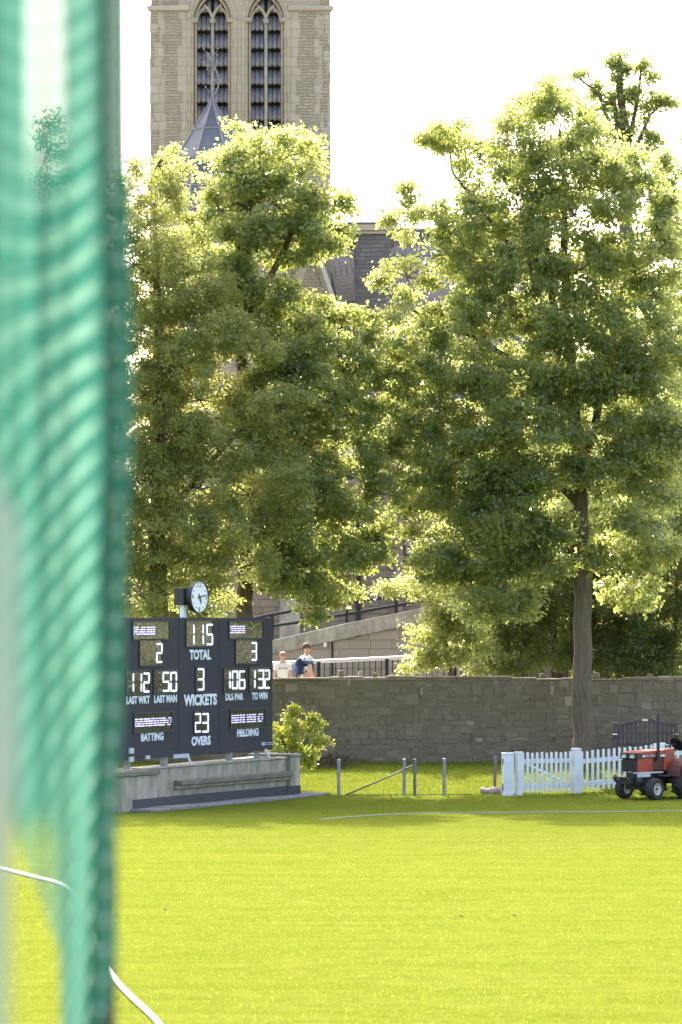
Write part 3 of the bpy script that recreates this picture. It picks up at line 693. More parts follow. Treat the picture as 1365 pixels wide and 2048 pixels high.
# ------------------------------------------------------------------ church
CY = 150.0
church = empty('church', (0, CY, 1.6), 0, 'tall honey stone church with square bell tower and slate roofs behind the trees', 'church')
def cx(u, d=0): return PX(u, CY+d)
def cz(v, d=0): return PZ(v, CY+d) - 1.6
ZB0 = -1.6
def tower():
    x0, x1 = cx(302), cx(660); zt = cz(-230); sp = cz(40); sill = cz(330); dp = 7.0
    wins = [(cx(386), cx(464)), (cx(494), cx(570))]
    def archpts(a, c_, zs, n=10, k=1.28):         # pointed arch from (a,zs) over to (c_,zs)
        wd = c_-a; r = wd*k*.5+wd*.25; out = []
        cxr = a + r; th = math.acos((r-wd/2)/r)
        for i in range(n+1):
            q = th*i/n; out.append((cxr-r*math.cos(q), zs+r*math.sin(q)))
        return out + [(a+c_-x, z) for x, z in reversed(out[:-1])]
    b = MB()
    e = .0
    b.bb(x0, wins[0][0], 0, 1.0, ZB0, zt); b.bb(wins[0][1], wins[1][0], 0, 1.0, sill, zt); b.bb(wins[1][1], x1, 0, 1.0, ZB0, zt)
    b.bb(wins[0][0], wins[1][1], 0, 1.0, ZB0, sill)
    for a, c_ in wins:
        pts = archpts(a, c_, sp)
        for (xa, za), (xb, zb) in zip(pts[:-1], pts[1:]):
            b.add([(xa, 0, za), (xb, 0, zb), (xb, 0, zt), (xa, 0, zt), (xa, 1, za), (xb, 1, zb), (xb, 1, zt), (xa, 1, zt)], [(0,1,2,3), (7,6,5,4), (0,4,5,1), (2,6,7,3)])
    b.bb(x0, x0+1, 1.0, dp, ZB0, zt); b.bb(x1-1, x1, 1.0, dp, ZB0, zt); b.bb(x0+1, x1-1, dp-1, dp, ZB0, zt)
    b.build('tower_wall', M['ashlar'], church)
    # rough rubble panels, toothed edges, standing slightly proud
    for pa, pb in ((cx(327), cx(360)), (cx(596), cx(634)), (cx(304), cx(315)), (cx(642), cx(657))):
        b = MB(); z = cz(900)
        while z < cz(22):
            h = random.uniform(.35, .75); ja = random.uniform(-.10, .12); jb = random.uniform(-.12, .10)
            b.bb(pa+ja, pb+jb, -.022, .0, z+.001, z+h-.001); z += h
        b.build('rubble_panel', M['rough'], church)
    for sx in (0, 1):                             # quoins at both corners
        b = MB(); z = cz(1000)
        while z < cz(20):
            h = random.uniform(.3, .42); e = random.uniform(.02, .05); wd = random.uniform(.35, .9)
            if sx: b.bb(x1-wd*.5, x1+e, -e*.5, .5, z+.004, z+h-.004)
            else: b.bb(x0-e, x0+wd*.5, -e*.5, .5, z+.004, z+h-.004)
            z += h
        b.build('quoins', M['ashlar'], church, bevel=.02)
    b = MB(); b.prism([(x0-.16, cz(18)), (x0-.05, cz(22)), (cx(380), cz(22)), (cx(380), cz(10)), (x0-.16, cz(12))], -.12, .3); b.build('string_course', M['ashlar'], church, bevel=.02); b = MB(); b.prism([(cx(577), cz(22)), (x1+.05, cz(22)), (x1+.16, cz(18)), (x1+.16, cz(12)), (cx(577), cz(10))], -.12, .3)
    b.build('string_course', M['ashlar'], church, bevel=.02)
    MB().bb(x0-.2, x1+.2, -.2, dp+.2, zt, zt+.5).build('parapet', M['ashlar'], church, bevel=.02)
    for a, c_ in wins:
        wf = MB(); m_ = (a+c_)/2
        for off, y, r in ((-.14, .0, .075), (-.02, .12, .065), (.10, .28, .06)):
            pts = [(a+off, sill)] + [(a+off, sp-.001)] + archpts(a+off, c_-off, sp)[1:-1] + [(c_-off, sp-.001), (c_-off, sill)]
            wf.tube([(x, y, z) for x, z in pts], r, 8)
        for xx in (a+.02, c_-.02):                  # capitals
            wf.box((xx, .12, sp), (.34, .36, .16), taper=1.2)
        win = wf.build('belfry_window', M['ashlar'], church, smooth=True)
        mb_ = MB(); la, lc = a+.16, c_-.16
        mb_.tube([(m_, .35, sill), (m_, .35, sp-.05)], .07, 10); mb_.box((m_, .35, sp), (.2, .22, .16), taper=1.2)
        for s_ in (-1, 1):                          # Y tracery
            pts = []
            for i in range(9):
                q = i/8; ang = q*R(58); rr = (lc-la)*.62
                pts.append((m_ + s_*rr*(1-math.cos(ang)), .35, sp+rr*math.sin(ang)))
            mb_.tube(pts, .06, 8)
            pts = []
            for i in range(9):
                q = i/8; ang = q*R(62); rr = (lc-la)*.55
                xe = m_ + s_*(lc-la)/2
                pts.append((xe - s_*rr*(1-math.cos(ang)), .37, sp+rr*math.sin(ang)))
            mb_.tube(pts, .05, 8)
        mb_.build('tracery', M['ashlar'], win, smooth=True)
        lv = MB(); z = sp+.75; step = .705; n_l = 0
        while z > sill-.4:
            for s_ in (-1, 1):
                xa, xb = (la-.05, m_-.06) if s_ < 0 else (m_+.06, lc+.05)
                n_s = 3; dw = (xb-xa)/n_s
                for k in range(n_s):
                    c0 = xa+dw*(k+.5); r = dw*.53; jit = random.uniform(-.02, .02)
                    lv.tube([(c0, .70, z+.16), (c0, .44+jit, z-.30), (c0, .42+jit, z-.36), (c0, .415+jit, z-.40)], [r, r, r*.8, r*.35], 10)
            z -= step
        lv.build('louvre', M['louvre'], win, smooth=True)
        MB().bb(a-.1, c_+.1, .72, .76, sill, sp+2.2).build('shade_backing', M['shade_sheet'], win)  # dark sheet painted as the shade inside the belfry
tower()
def turret():
    d = -5.0; Y = CY+d; ax = PX(425, Y); za = PZ(198, Y)-1.6
    prof = []
    for v, r in ((198, 5), (212, 9), (260, 40), (320, 76), (380, 100), (440, 118)): prof.append((r/F*Y, PZ(v, Y)-1.6))
    b = MB(); b.lathe([(r, z) for r, z in reversed(prof)], Matrix.Translation((ax, d, 0)) @ Matrix.Rotation(R(22.5), 4, 'Z'), 8)
    ro = b.build('turret_roof', M['lead'], church)
    b = MB()
    for k in range(8):
        a = R(22.5)+k*math.pi/4; b.tube([(ax+r*math.cos(a), d+r*math.sin(a), z) for r, z in prof], .035, 6)
    for k in (2, 3, 4):
        r, z = prof[k]; b.tube([(ax+r*1.005*math.cos(R(22.5)+i*math.pi/4), d+r*1.005*math.sin(R(22.5)+i*math.pi/4), z) for i in range(9)], .025, 6)
    b.build('roof_ridge', M['louvre'], ro)
    r, z = prof[-1]; b = MB(); b.lathe([(r*.9, ZB0), (r*.9, z-.1), (r*1.02, z-.05), (r*1.02, z)], Matrix.Translation((ax, d, 0)) @ Matrix.Rotation(R(22.5), 4, 'Z'), 8)
    b.build('turret_wall', M['rough'], church)
    b = MB(); zt = PZ(92, Y)-1.6
    b.tube([(ax, d, za-.1), (ax, d, zt)], [.05, .022], 6)
    b.tube([(ax+.05+.22*math.sin(q*.9), d-.02, za+.1+q*.33) for q in range(6)], .035, 6)
    for k in range(22):
        hgt = random.choice([zt-.25, zt-.5, zt-.75, zt-.9, (za+zt)/2, za+.55, za+.3]); a = random.uniform(0, 6.28); L_ = random.uniform(.15, .38)
        b.tube([(ax, d, hgt), (ax+L_*.6*math.cos(a), d+L_*.6*math.sin(a), hgt-.05), (ax+L_*math.cos(a), d+L_*math.sin(a), hgt+.12)], [.016, .014, .008], 5)
        b.blob((ax+L_*math.cos(a), d+L_*math.sin(a), hgt+.13), (.035, .035, .04), 6, 4)
    b.build('finial', M['louvre'], ro)
turret()
def nave():
    yr = 9.0; zr = PZ(462, CY+yr)-1.6; ye = 2.2; ze = PZ(700, CY+ye)-1.6
    xa, xb = cx(540), cx(1130)
    b = MB()
    b.add([(xa, ye-.3, ze-.2), (xb, ye-.3, ze-.2), (xb, yr, zr), (xa, yr, zr), (xa, 2*yr-ye, ze-.2), (xb, 2*yr-ye, ze-.2)], [(0,1,2,3), (3,2,5,4)])
    b.add([(xa, ye-.3, ze-.35), (xb, ye-.3, ze-.35), (xb, yr, zr-.15), (xa, yr, zr-.15)], [(3,2,1,0)])
    ro = b.build('nave_roof', M['slate'], church)
    b = MB(); b.tube([(xa, yr, zr+.03), (xb, yr, zr+.03)], .1, 8)
    x = xa+.1
    while x < xb:
        b.tube([(x, yr, zr), (x, yr, zr+.42)], .018, 5); b.tube([(x-.1, yr, zr+.28), (x+.1, yr, zr+.28)], .018, 5); b.blob((x, yr, zr+.44), (.04, .03, .04), 6, 4)
        x += .235
    b.build('ridge_cresting', M['louvre'], ro)
    MB().bb(xa, xb, ye, 2*yr-ye, ZB0, ze-.3).build('nave_wall', M['hallstone'], church)
    # aisle lean-to and buttresses below
    zaf = PZ(860, CY-3)-1.6; b = MB(); b.add([(xa, -3.2, zaf), (xb, -3.2, zaf), (xb, ye+.1, zaf+2.4), (xa, ye+.1, zaf+2.4), (xa, -3.2, zaf-.12), (xb, -3.2, zaf-.12)], [(0,1,2,3), (4,5,1,0)]); b.build('aisle_roof', M['slate'], church)
    MB().bb(xa, xb, -3.0, ye-.01, ZB0, zaf-.06).build('aisle_wall', M['hallstone'], church)
    for u in (770, 900, 1030):
        x = PX(u, CY-3); b = MB(); b.bb(x-.5, x+.5, -4.2, -2.99, ZB0, zaf-2.2); b.prism([(x-.5, zaf-2.2), (x+.5, zaf-2.2), (x+.42, zaf-.8), (x-.42, zaf-.8)], -3.7, -2.98); b.build('buttress', M['ashlar'], church, bevel=.02)
    for u in (640, 700, 835, 965):
        x = PX(u, CY-3); b = MB(); b.prism([(x-.5, 4.5), (x+.5, 4.5), (x+.5, 8), (x, 9.2), (x-.5, 8)], -3.06, -3.004); wf = b.build('lancet_window', M['ashlar'], church)
        b = MB(); b.prism([(x-.36, 4.7), (x+.36, 4.7), (x+.36, 7.9), (x, 8.8), (x-.36, 7.9)], -3.075, -3.062); b.build('pane', plain('dark_glass', (.03,.032,.04), .15), wf)
    # big sooty stack with moulded top
    d = -.5; Y = CY+d; b = MB(); x0_, x1_ = PX(692, Y), PX(783, Y); zt = PZ(468, Y)-1.6
    b.bb(x0_+.35, x1_, d, 6, ZB0, zt-.01); b.bb(x0_-.15, x0_+.346, d-.08, 6, ZB0, zt-2.6); b.build('stair_stack', M['darkstone'], church, bevel=.04)
    b = MB(); b.bb(x0_+.2, x1_+.1, d-.1, 6.1, zt, zt+.12); b.bb(x0_+.1, x1_+.2, d-.2, 6.2, zt+.121, zt+.38); b.build('stack_cornice', M['ashlar'], church, bevel=.03)
    MB().bb(x0_+.05, x1_+.25, d-.25, 6.25, zt+.381, zt+.45).build('stack_lead', M['lead'], church)
    # pale gable
    d = -2.0; Y = CY+d; g0 = (PX(568, Y), PZ(640, Y)-1.6); g1 = (PX(676, Y), PZ(640, Y)-1.6); ga_ = (PX(625, Y), PZ(488, Y)-1.6)
    b = MB(); b.prism([(g0[0], ZB0), (g1[0], ZB0), g1, ga_, g0], d, d+4.2); b.build('gable_wall', M['rough'], church)
    b = MB()
    for e in (g0, g1): b.tube([(ga_[0], d-.06, ga_[1]+.05), (e[0], d-.06, e[1]+.05)], .17, 4)
    b.build('gable_coping', M['ashlar'], church)
    b = MB(); b.add([(ga_[0], d+.1, ga_[1]+.08), (g1[0]+.1, d+.1, g1[1]), (g1[0]+.1, d+4.3, g1[1]), (ga_[0], d+4.3, ga_[1]+.08), (g0[0]-.1, d+.1, g0[1]), (g0[0]-.1, d+4.3, g0[1])], [(0,1,2,3), (3,5,4,0)]); b.build('gable_roof', M['slate'], church)
nave()

# ------------------------------------------------------------------ hall, ramp and railings behind the wall
def hall():
    Y = 116.0; o = empty('stone_hall', (0, Y, 1.6), 0, 'brown stone building wall with pale pilaster and drainpipe above the sloping ramp', 'building')
    z = lambda v, d=0: PZ(v, Y+d)-1.6
    MB().bb(PX(380, Y), PX(1000, Y), 0, 6, 0, z(960)).build('hall_wall', M['hallstone'], o)
    b = MB(); b.bb(PX(560, Y), PX(601, Y), -.35, -.002, 0, z(1120)); b.build('pilaster', M['concrete'], o, bevel=.02)
    b = MB(); b.bb(PX(790, Y), PX(806, Y), -.3, -.002, 0, z(1020)); b.build('pilaster', M['hallstone'], o, bevel=.02)
    b = MB(); b.tube([(PX(717, Y), -.12, .2), (PX(717, Y), -.12, z(1000))], .075, 10); b.build('drainpipe', M['iron'], o)
    b = MB(); b.bb(PX(812, Y), PX(846, Y), -.05, -.002, z(1108), z(1050)); wf = b.build('window', M['ashlar'], o)
    b = MB(); b.bb(PX(816, Y), PX(843, Y), -.06, -.051, z(1104), z(1055)); b.build('pane', plain('dull_glass', (.09,.085,.08), .2), wf)
    b = MB(); b.bb(PX(806, Y), PX(860, Y), -.14, -.002, z(1121), z(1117)); b.build('sill', M['concrete'], o)
hall()
def ramp():
    Y = 109.0; o = empty('ramp_wall', (0, Y, 1.6), 0, 'sloping stone ramp wall with heavy concrete coping behind the street railing', 'ramp wall')
    z = lambda v: PZ(v, Y)-1.6
    cap_t = [(480, 1297), (560, 1277), (700, 1245), (930, 1200)]; cap_b = [(480, 1322), (620, 1292), (810, 1252), (930, 1226)]
    X = lambda q: (PX(q[0], Y), z(q[1]))
    b = MB(); b.prism([(PX(480, Y), -.2), (PX(930, Y), -.2), X((930, 1228))] + [X((u, v+2)) for u, v in reversed(cap_b[:-1])], 0, .8); b.build('ramp_face', M['rampstone'], o)
    b = MB(); b.prism([X(q) for q in cap_b] + [X(q) for q in reversed(cap_t)], -.12, .9); b.build('ramp_coping', M['concrete'], o, bevel=.02)
    b = MB(); b.tube([(PX(665, Y), -.02, -.1), (PX(665, Y), -.02, z(1283))], .025, 6); b.build('downpipe', M['iron'], o)
    b = MB(); b.box((PX(651, Y), -.06, z(1289)), (.09, .1, .13)); b.build('wall_lamp', M['clock'], o, bevel=.02)
    r = empty('ramp_handrail', (0, Y+.4, 1.6), 0, 'black tubular double handrail climbing along the ramp coping', 'handrail')
    Yr = Y+.4; zz = lambda v: PZ(v, Yr)-1.6
    for pts in ([(480, 1243), (541, 1230), (600, 1219), (693, 1206), (773, 1194), (900, 1172)], [(480, 1266), (544, 1252), (600, 1244), (696, 1228), (793, 1211), (900, 1191)]):
        b = MB(); b.tube([(PX(u, Yr), 0, zz(v)) for u, v in pts], .045, 8); b.build('rail', M['iron'], r)
    for u, vt, vb in ((545, 1229, 1285), (694, 1206, 1250), (717, 1190, 1245), (793, 1192, 1232), (860, 1178, 1216)):
        b = MB(); b.tube([(PX(u, Yr), 0, zz(vb)), (PX(u, Yr), 0, zz(vt))], .045, 8); b.build('post', M['iron'], r)
ramp()
def railing():
    Y = 101.5; o = empty('street_railing', (0, Y, 1.6), 0, 'dark iron street railing with a pale sunlit top rail behind the stone wall', 'railing')
    z = lambda v: PZ(v, Y)-1.6; x0, x1 = PX(430, Y), PX(1000, Y)
    zt = lambda x: z(1327) + (z(1315)-z(1327))*(x-PX(545, Y))/(PX(810, Y)-PX(545, Y))
    b = MB(); b.tube([(x0, 0, zt(x0)), (x1, 0, zt(x1))], .05, 8); b.build('top_rail', M['rail_white'], o)
    b = MB(); b.tube([(x0, 0, .18), (x1, 0, .18)], .025, 6); b.build('bottom_rail', M['iron'], o)
    x = x0+.05; k = 0
    while x < x1:
        b = MB()
        if k % 12 == 6: b.box((x, 0, zt(x)/2), (.09, .09, zt(x))); b.build('post', M['iron'], o)
        else: b.tube([(x, 0, .18), (x, 0, zt(x))], .012, 6); b.build('baluster', M['iron'], o)
        x += .15; k += 1
railing()

# ------------------------------------------------------------------ people
def skin_body(name, joints, edges, mat, parent, sub=2):
    me = bpy.data.meshes.new(name); me.from_pydata([j[0] for j in joints], edges, [])
    o = link(name, me, mat, parent)
    sk = o.modifiers.new('skin', 'SKIN'); sk.use_smooth_shade = True
    me.skin_vertices.new() if not me.skin_vertices else None
    for i, j in enumerate(joints):
        r = j[1]; me.skin_vertices[0].data[i].radius = r if isinstance(r, tuple) else (r, r)
    me.skin_vertices[0].data[0].use_root = True
    ss = o.modifiers.new('sub', 'SUBSURF'); ss.levels = ss.render_levels = sub
    return o
def person(u, Y, vtop, rz, label, kind):
    x = PX(u, Y); zf = 1.6; ht = PZ(vtop, Y)-zf; k = ht/1.75
    o = empty('person', (x, Y, zf), rz, label, 'person', None); o.scale = (k, k, k)
    J = [((0,0,.93), .14), ((0,0,1.10), (.15,.11)), ((0,0,1.30), (.17,.12)), ((0,0,1.43), (.13,.09)), ((0,-.01,1.50), .055), ((0,-.02,1.58), .07), ((0,-.025,1.66), (.075,.095)), ((0,-.02,1.72), (.06,.075)),
         ((.17,0,1.41), .065), ((.23,.02,1.14), .047), ((.24,-.08,.92), .034), ((.245,-.11,.84), .03),
         ((-.17,0,1.41), .065), ((-.23,.02,1.14), .047), ((-.24,-.08,.92), .034), ((-.245,-.11,.84), .03),
         ((.09,0,.85), .095), ((.10,-.02,.48), .062), ((.10,.02,.10), .042), ((.10,-.10,.05), .045), ((.10,-.19,.04), .03),
         ((-.09,0,.85), .095), ((-.10,-.02,.48), .062), ((-.10,.02,.10), .042), ((-.10,-.10,.05), .045), ((-.10,-.19,.04), .03)]
    E = [(0,1),(1,2),(2,3),(3,4),(4,5),(5,6),(6,7),(3,8),(8,9),(9,10),(10,11),(3,12),(12,13),(13,14),(14,15),(0,16),(16,17),(17,18),(18,19),(19,20),(0,21),(21,22),(22,23),(23,24),(24,25)]
    body = skin_body('body', J, E, M['skin'], o)
    for s_ in (1, -1):                              # fingers and thumb
        for q in range(5):
            a = (q-2)*.016; L_ = (.05, .075, .08, .072, .058)[q]
            st = (s_*.245+0.0, -.12+a, .83)
            if q == 0: pts = [((s_*.235, -.13, .86), .009), ((s_*.215, -.155, .835), .009), ((s_*.205, -.165, .81), .008)]
            else: pts = [((s_*.245, -.11+a, .83), .009), ((s_*.243, -.118+a, .83-L_*.6), .009), ((s_*.232, -.125+a, .83-L_), .008)]
            skin_body('finger', pts, [(0,1),(1,2)], M['skin'], body, 1)
    b = MB(); b.blob((.032,-.118,1.665), (.012,.008,.008), 8, 5); b.blob((-.032,-.118,1.665), (.012,.008,.008), 8, 5); b.build('eyes', M['blackplastic'], body)
    b = MB(); b.blob((0,-.128,1.635), (.014,.02,.025), 8, 6); b.blob((.085,-.015,1.645), (.015,.025,.035), 8, 6); b.blob((-.085,-.015,1.645), (.015,.025,.035), 8, 6); b.build('nose_and_ears', M['skin'], body, smooth=True)
    b = MB(); b.blob((0,-.112,1.595), (.026,.008,.007), 8, 5); b.build('mouth', plain('lips', (.4,.16,.13), .5), body)
    b = MB()
    if kind == 'tee':
        b.blob((0, -.005, 1.70), (.095, .118, .075), 16, 10)
        b.build('hair', M['hair_fair'], o, smooth=True)
    else:
        for i in range(70):
            a = random.uniform(0, 6.28); e = random.uniform(-.1, 1.5); d = Vector((math.cos(a)*math.cos(e), math.sin(a)*math.cos(e), math.sin(e)))
            if d.y < -.6 and d.z < .45: continue
            b.blob(Vector((0, -.01, 1.665)) + Vector((d.x*.085, d.y*.105, d.z*.10)), (.035, .035, .032), 6, 4)
        b.build('hair', M['hair'], o, smooth=True)
    S = [((0,0,.90), (.155,.12)), ((0,0,1.12), (.165,.125)), ((0,0,1.30), (.185,.135)), ((0,0,1.42), (.14,.10)), ((0,-.005,1.465), (.08,.075)),
         ((.175,0,1.405), .082), ((.215,.012,1.24), .075), ((-.175,0,1.405), .082), ((-.215,.012,1.24), .075)]
    SE = [(0,1),(1,2),(2,3),(3,4),(3,5),(5,6),(3,7),(7,8)]
    if kind == 'tee': cm = M['tee']
    else:
        t = NT('striped_shirt').set(.85, 0, .2)
        tc = t.node('ShaderNodeTexCoord'); sp_ = t.node('ShaderNodeSeparateXYZ'); t.l.new(tc.outputs['Object'], sp_.inputs[0])
        fr = t.math('FRACT', t.math('MULTIPLY', sp_.outputs[2], 3.6)); x_ = t.node('ShaderNodeValToRGB'); x_.color_ramp.interpolation = 'CONSTANT'
        e = x_.color_ramp.elements; e[0].color = (.7,.7,.68,1); e[1].position = .35; e[1].color = (.03,.04,.08,1); q = e.new(.6); q.color = (.08,.14,.33,1); q = e.new(.85); q.color = (.7,.7,.68,1)
        t.l.new(fr, x_.inputs[0]); t.col(x_.outputs[0]); cm = t.m
    sh = skin_body('shirt', S, SE, cm, o)
    skin_body('shorts', [((0,0,.92), (.16,.125)), ((.09,0,.82), .115), ((.10,-.01,.55), .10), ((-.09,0,.82), .115), ((-.10,-.01,.55), .10)], [(0,1),(1,2),(0,3),(3,4)], M['shorts'], o)
    if kind == 'tee':
        text('MOUNTAIN', -.13, .13, 1.285, 1.335, -.137, M['print'], o, 'shirt_lettering', off=.01, depth=.004)
    else:
        bag = MB(); bag.blob((0, .20, 1.20), (.15, .10, .22), 16, 10)
        bg_ = bag.build('backpack', M['navy'], None, smooth=True); bg_.matrix_world = Matrix.Translation((x, Y, zf)) @ Matrix.Rotation(rz, 4, 'Z') @ Matrix.Scale(k, 4)
        tag(bg_, 'dark navy backpack on the shoulders of the striped person', 'backpack')
        for s_ in (1, -1):
            b = MB(); b.tube([(s_*.09, .12, 1.38), (s_*.10, .02, 1.48), (s_*.11, -.11, 1.40), (s_*.12, -.12, 1.2), (s_*.13, .1, 1.08)], .018, 6); b.build('strap', M['navy'], bg_)
        b = MB(); b.box((0, .29, 1.13), (.2, .05, .16)); b.build('pocket', M['blue'], bg_, bevel=.02)
    return o
person(566, 96.6, 1305, R(8), 'person in a white printed T-shirt facing the lawn from behind the stone wall', 'tee')
person(613, 96.8, 1289, R(120), 'curly haired person in a blue, black and white striped top wearing a backpack', 'stripe')

# ------------------------------------------------------------------ trees
def leaves(sc, outd, n_per, spread, size, asp=.75):
    n = len(sc)*n_per
    c_ = np.repeat(sc, n_per, 0); od = np.repeat(outd, n_per, 0)
    p = c_ + rng.normal(0, 1, (n, 3))*spread
    ax_ = od*.5 + rng.normal(0, .6, (n, 3)); ax_[:, 2] -= .35
    ax_ /= np.linalg.norm(ax_, axis=1)[:, None]
    sn = rng.normal(0, .45, (len(sc), 3)); sn[:, 2] += .7; sn += outd*.45; sn /= np.linalg.norm(sn, axis=1)[:, None]
    nm = rng.normal(0, .42, (n, 3)) + np.repeat(sn, n_per, 0)
    b_ = np.cross(nm, ax_); b_ /= np.linalg.norm(b_, axis=1)[:, None] + 1e-9
    nn = np.cross(ax_, b_)
    s = size*(.5 + 1.0*rng.random(n))[:, None]; wd = s*asp
    fold = nn*s*.16
    v = np.empty((n, 4, 3)); v[:, 0] = p; v[:, 1] = p + ax_*s*.42 + b_*wd*.5 + fold; v[:, 2] = p + ax_*s; v[:, 3] = p + ax_*s*.42 - b_*wd*.5 + fold
    return v.reshape(-1, 3), np.arange(4*n).reshape(-1, 4)
def tree(name, label, cat, group, Y, base_u, trunk, lobes, leafm, leaf=.10, n_per=20, dens=8, depth=1.0, spread=(.17,.17,.09), droop=.0, core=.55, seed=1, barkm='bark', zbase=None, twigs=9, base_r=None):
    """trunk: list of stems, each [(u, v, dy, r), ...]; lobes: (u, v, ru, rv[, dy])"""
    rs = np.random.RandomState(seed); random.seed(seed)
    bx = PX(base_u, Y); bz = gz(bx, Y) if zbase is None else zbase
    o = empty(name, (bx, Y, bz), 0, label, cat, group)
    org = Vector((bx, Y, bz))
    tb = MB(); nodes = []
    for stem in trunk:
        pts = [P(u, v, Y+dy) - org for u, v, dy, r in stem]; rr = [r for *_, r in stem]
        fine = []; fr = []
        for i in range(len(pts)-1):
            for q in range(4):
                a = q/4; w_ = pts[i].lerp(pts[i+1], a) + Vector((rs.normal(0, 1), rs.normal(0, 1), 0))*rr[i]*.13*(1 if i else 0); fine.append(w_); fr.append(rr[i]*(1-a)+rr[i+1]*a)
        fine.append(pts[-1]); fr.append(rr[-1])
        tb.tube(fine, fr, 12); nodes += list(zip(fine, fr))
    L = []
    tu = trunk[0][0][0]; us = [l[0] for l in lobes]; half = max(max(us)-tu, tu-min(us), 40)
    for l in lobes:
        u, v, ru, rv = l[:4]
        if len(l) > 4: L.append((u, v, ru, rv, l[4])); continue
        m_ = half*math.sqrt(max(.06, 1-((u-tu)/(half*1.1))**2))/F*Y*depth*.6
        if m_ > .9: L.append((u, v, ru, rv, -m_*rs.uniform(.45, 1))); L.append((u, v, ru*.95, rv*.95, m_*rs.uniform(.3, .9)))
        else: L.append((u, v, ru, rv, rs.uniform(-m_, m_)))
    cen = np.array([list(P(u, v, Y+d) - org) for u, v, ru, rv, d in L]); rad = np.array([(ru*.92/F*Y, ru*.78/F*Y, rv*.92/F*Y) for u, v, ru, rv, d in L])
    SC = []; OD = []
    for i in range(len(L)):
        c_, r_ = cen[i], rad[i]
        # limb to lobe
        cv = Vector(c_); best = min(nodes, key=lambda q: (q[0]-cv).length + max(0, q[0].z-cv.z-.6)*2)
        st, r0 = best; mid = st.lerp(cv, .5) + Vector((0, 0, (.10 if st.z > cv.z else -.08)*(cv-st).length)) + Vector(rs.normal(0, .08, 3))
        r1 = min(r0*.6, .03+.02*(cv-st).length)
        tb.tube([st, st.lerp(mid, .5)+Vector((0,0,.02)), mid, cv], [r1, r1*.85, r1*.65, r1*.3], 6, False)
        nodes += [(mid, r1*.65), (cv, r1*.3)]
        area = 4*math.pi*((r_[0]*r_[1])**1.6/3 + 2*(r_[0]*r_[2])**1.6/3)**(1/1.6)
        m_ = max(3, int(area*dens*.19*(.95+.6*sstep(420, 1000, L[i][1])))); ns_ = 8; n = m_*ns_
        d0 = rs.normal(0, 1, (m_, 3)); d0 /= np.linalg.norm(d0, axis=1)[:, None]
        rf = core + (1.02-core)*rs.rand(m_)**.6; rf = np.where(rs.rand(m_) < .22, 1.0+.28*rs.rand(m_), rf); c0 = c_ + d0*r_*rf[:, None]
        sz = (.13 + .22*rs.rand(m_)**1.5)*min(1, max(.3, r_.mean()/.5))
        d = np.repeat(d0, ns_, 0); q_ = rs.normal(0, 1, (n, 3)); q_ /= np.linalg.norm(q_, axis=1)[:, None]
        p = np.repeat(c0, ns_, 0) + q_*np.array([1.2, 1.2, .75])*np.repeat(sz, ns_)[:, None]*(.35+.65*rs.rand(n))[:, None]
        d = d*.6 + q_*.7
        nf = int(n*.22); d2 = rs.normal(0, 1, (nf, 3)); d2 /= np.linalg.norm(d2, axis=1)[:, None]
        p = np.concatenate([p, c_ + d2*r_*(.3+.8*rs.rand(nf)**.5)[:, None]]); d = np.concatenate([d, d2]); n += nf
        p[:, 2] -= droop*rs.rand(n)
        for j in rs.choice(n, min(twigs, n), False):
            q = Vector(p[j]); tb.tube([cv, cv.lerp(q, .55)+Vector((0, 0, .05)), q], [r1*.28+.004, .009, .004], 4, False)
        SC.append(p); OD.append(d)
    SC = np.concatenate(SC); OD = np.concatenate(OD)
    keep = SC[:, 2] > .15
    v, f_ = leaves(SC[keep], OD[keep], int(n_per*1.45), np.array(spread)*.66*np.array([1,1,1.3]), leaf*.80)
    link('crown', fast_mesh('crown', v, f_), leafm, o)
    tb.build('trunk', M[barkm], o, smooth=True)
    return o
G1 = 'trees around the cricket ground'
tree('sycamore_tree', 'tall sycamore with a bright domed top in front of the church tower, behind the scoreboard', 'tree', G1, 90.6, 500,
     [[(492, 1500, 0, .24), (490, 1240, 0, .21), (489, 1100, .1, .19), (496, 900, .2, .17), (482, 700, .2, .14), (492, 560, 0, .10), (500, 420, .1, .06), (505, 330, 0, .03)],
      [(490, 950, .1, .12), (560, 860, .2, .09), (640, 760, .2, .05)], [(490, 640, .1, .09), (560, 520, -.2, .07), (610, 400, 0, .04)], [(492, 1000, 0, .1), (600, 980, .1, .07), (690, 950, .1, .04)]],
     [(520, 315, 75, 62), (580, 310, 58, 60), (455, 345, 62, 55), (625, 385, 62, 62), (545, 405, 85, 70), (440, 420, 55, 50), (640, 460, 60, 42), (680, 480, 32, 28), (575, 480, 80, 50), (480, 500, 60, 45), (660, 425, 40, 40),
      (380, 470, 50, 45), (430, 540, 60, 50), (470, 600, 60, 50), (520, 590, 70, 45), (590, 620, 70, 45), (650, 640, 60, 50), (705, 655, 45, 42), (560, 700, 80, 60), (650, 730, 85, 60), (715, 740, 40, 45), (600, 800, 90, 60), (690, 830, 60, 50),
      (745, 690, 34, 30), (748, 800, 30, 30), (760, 900, 34, 36), (765, 990, 34, 36), (560, 880, 80, 60), (650, 905, 85, 60), (720, 915, 45, 45), (610, 990, 90, 55), (700, 1010, 65, 50), (755, 1070, 38, 40), (600, 1080, 75, 45), (680, 1100, 75, 45), (740, 1105, 40, 32), (590, 1160, 55, 38), (650, 1180, 60, 35), (545, 1130, 50, 45), (620, 1225, 28, 22)],
     M['leaf_maple'], .105, 20, 8.5, .5, seed=3)
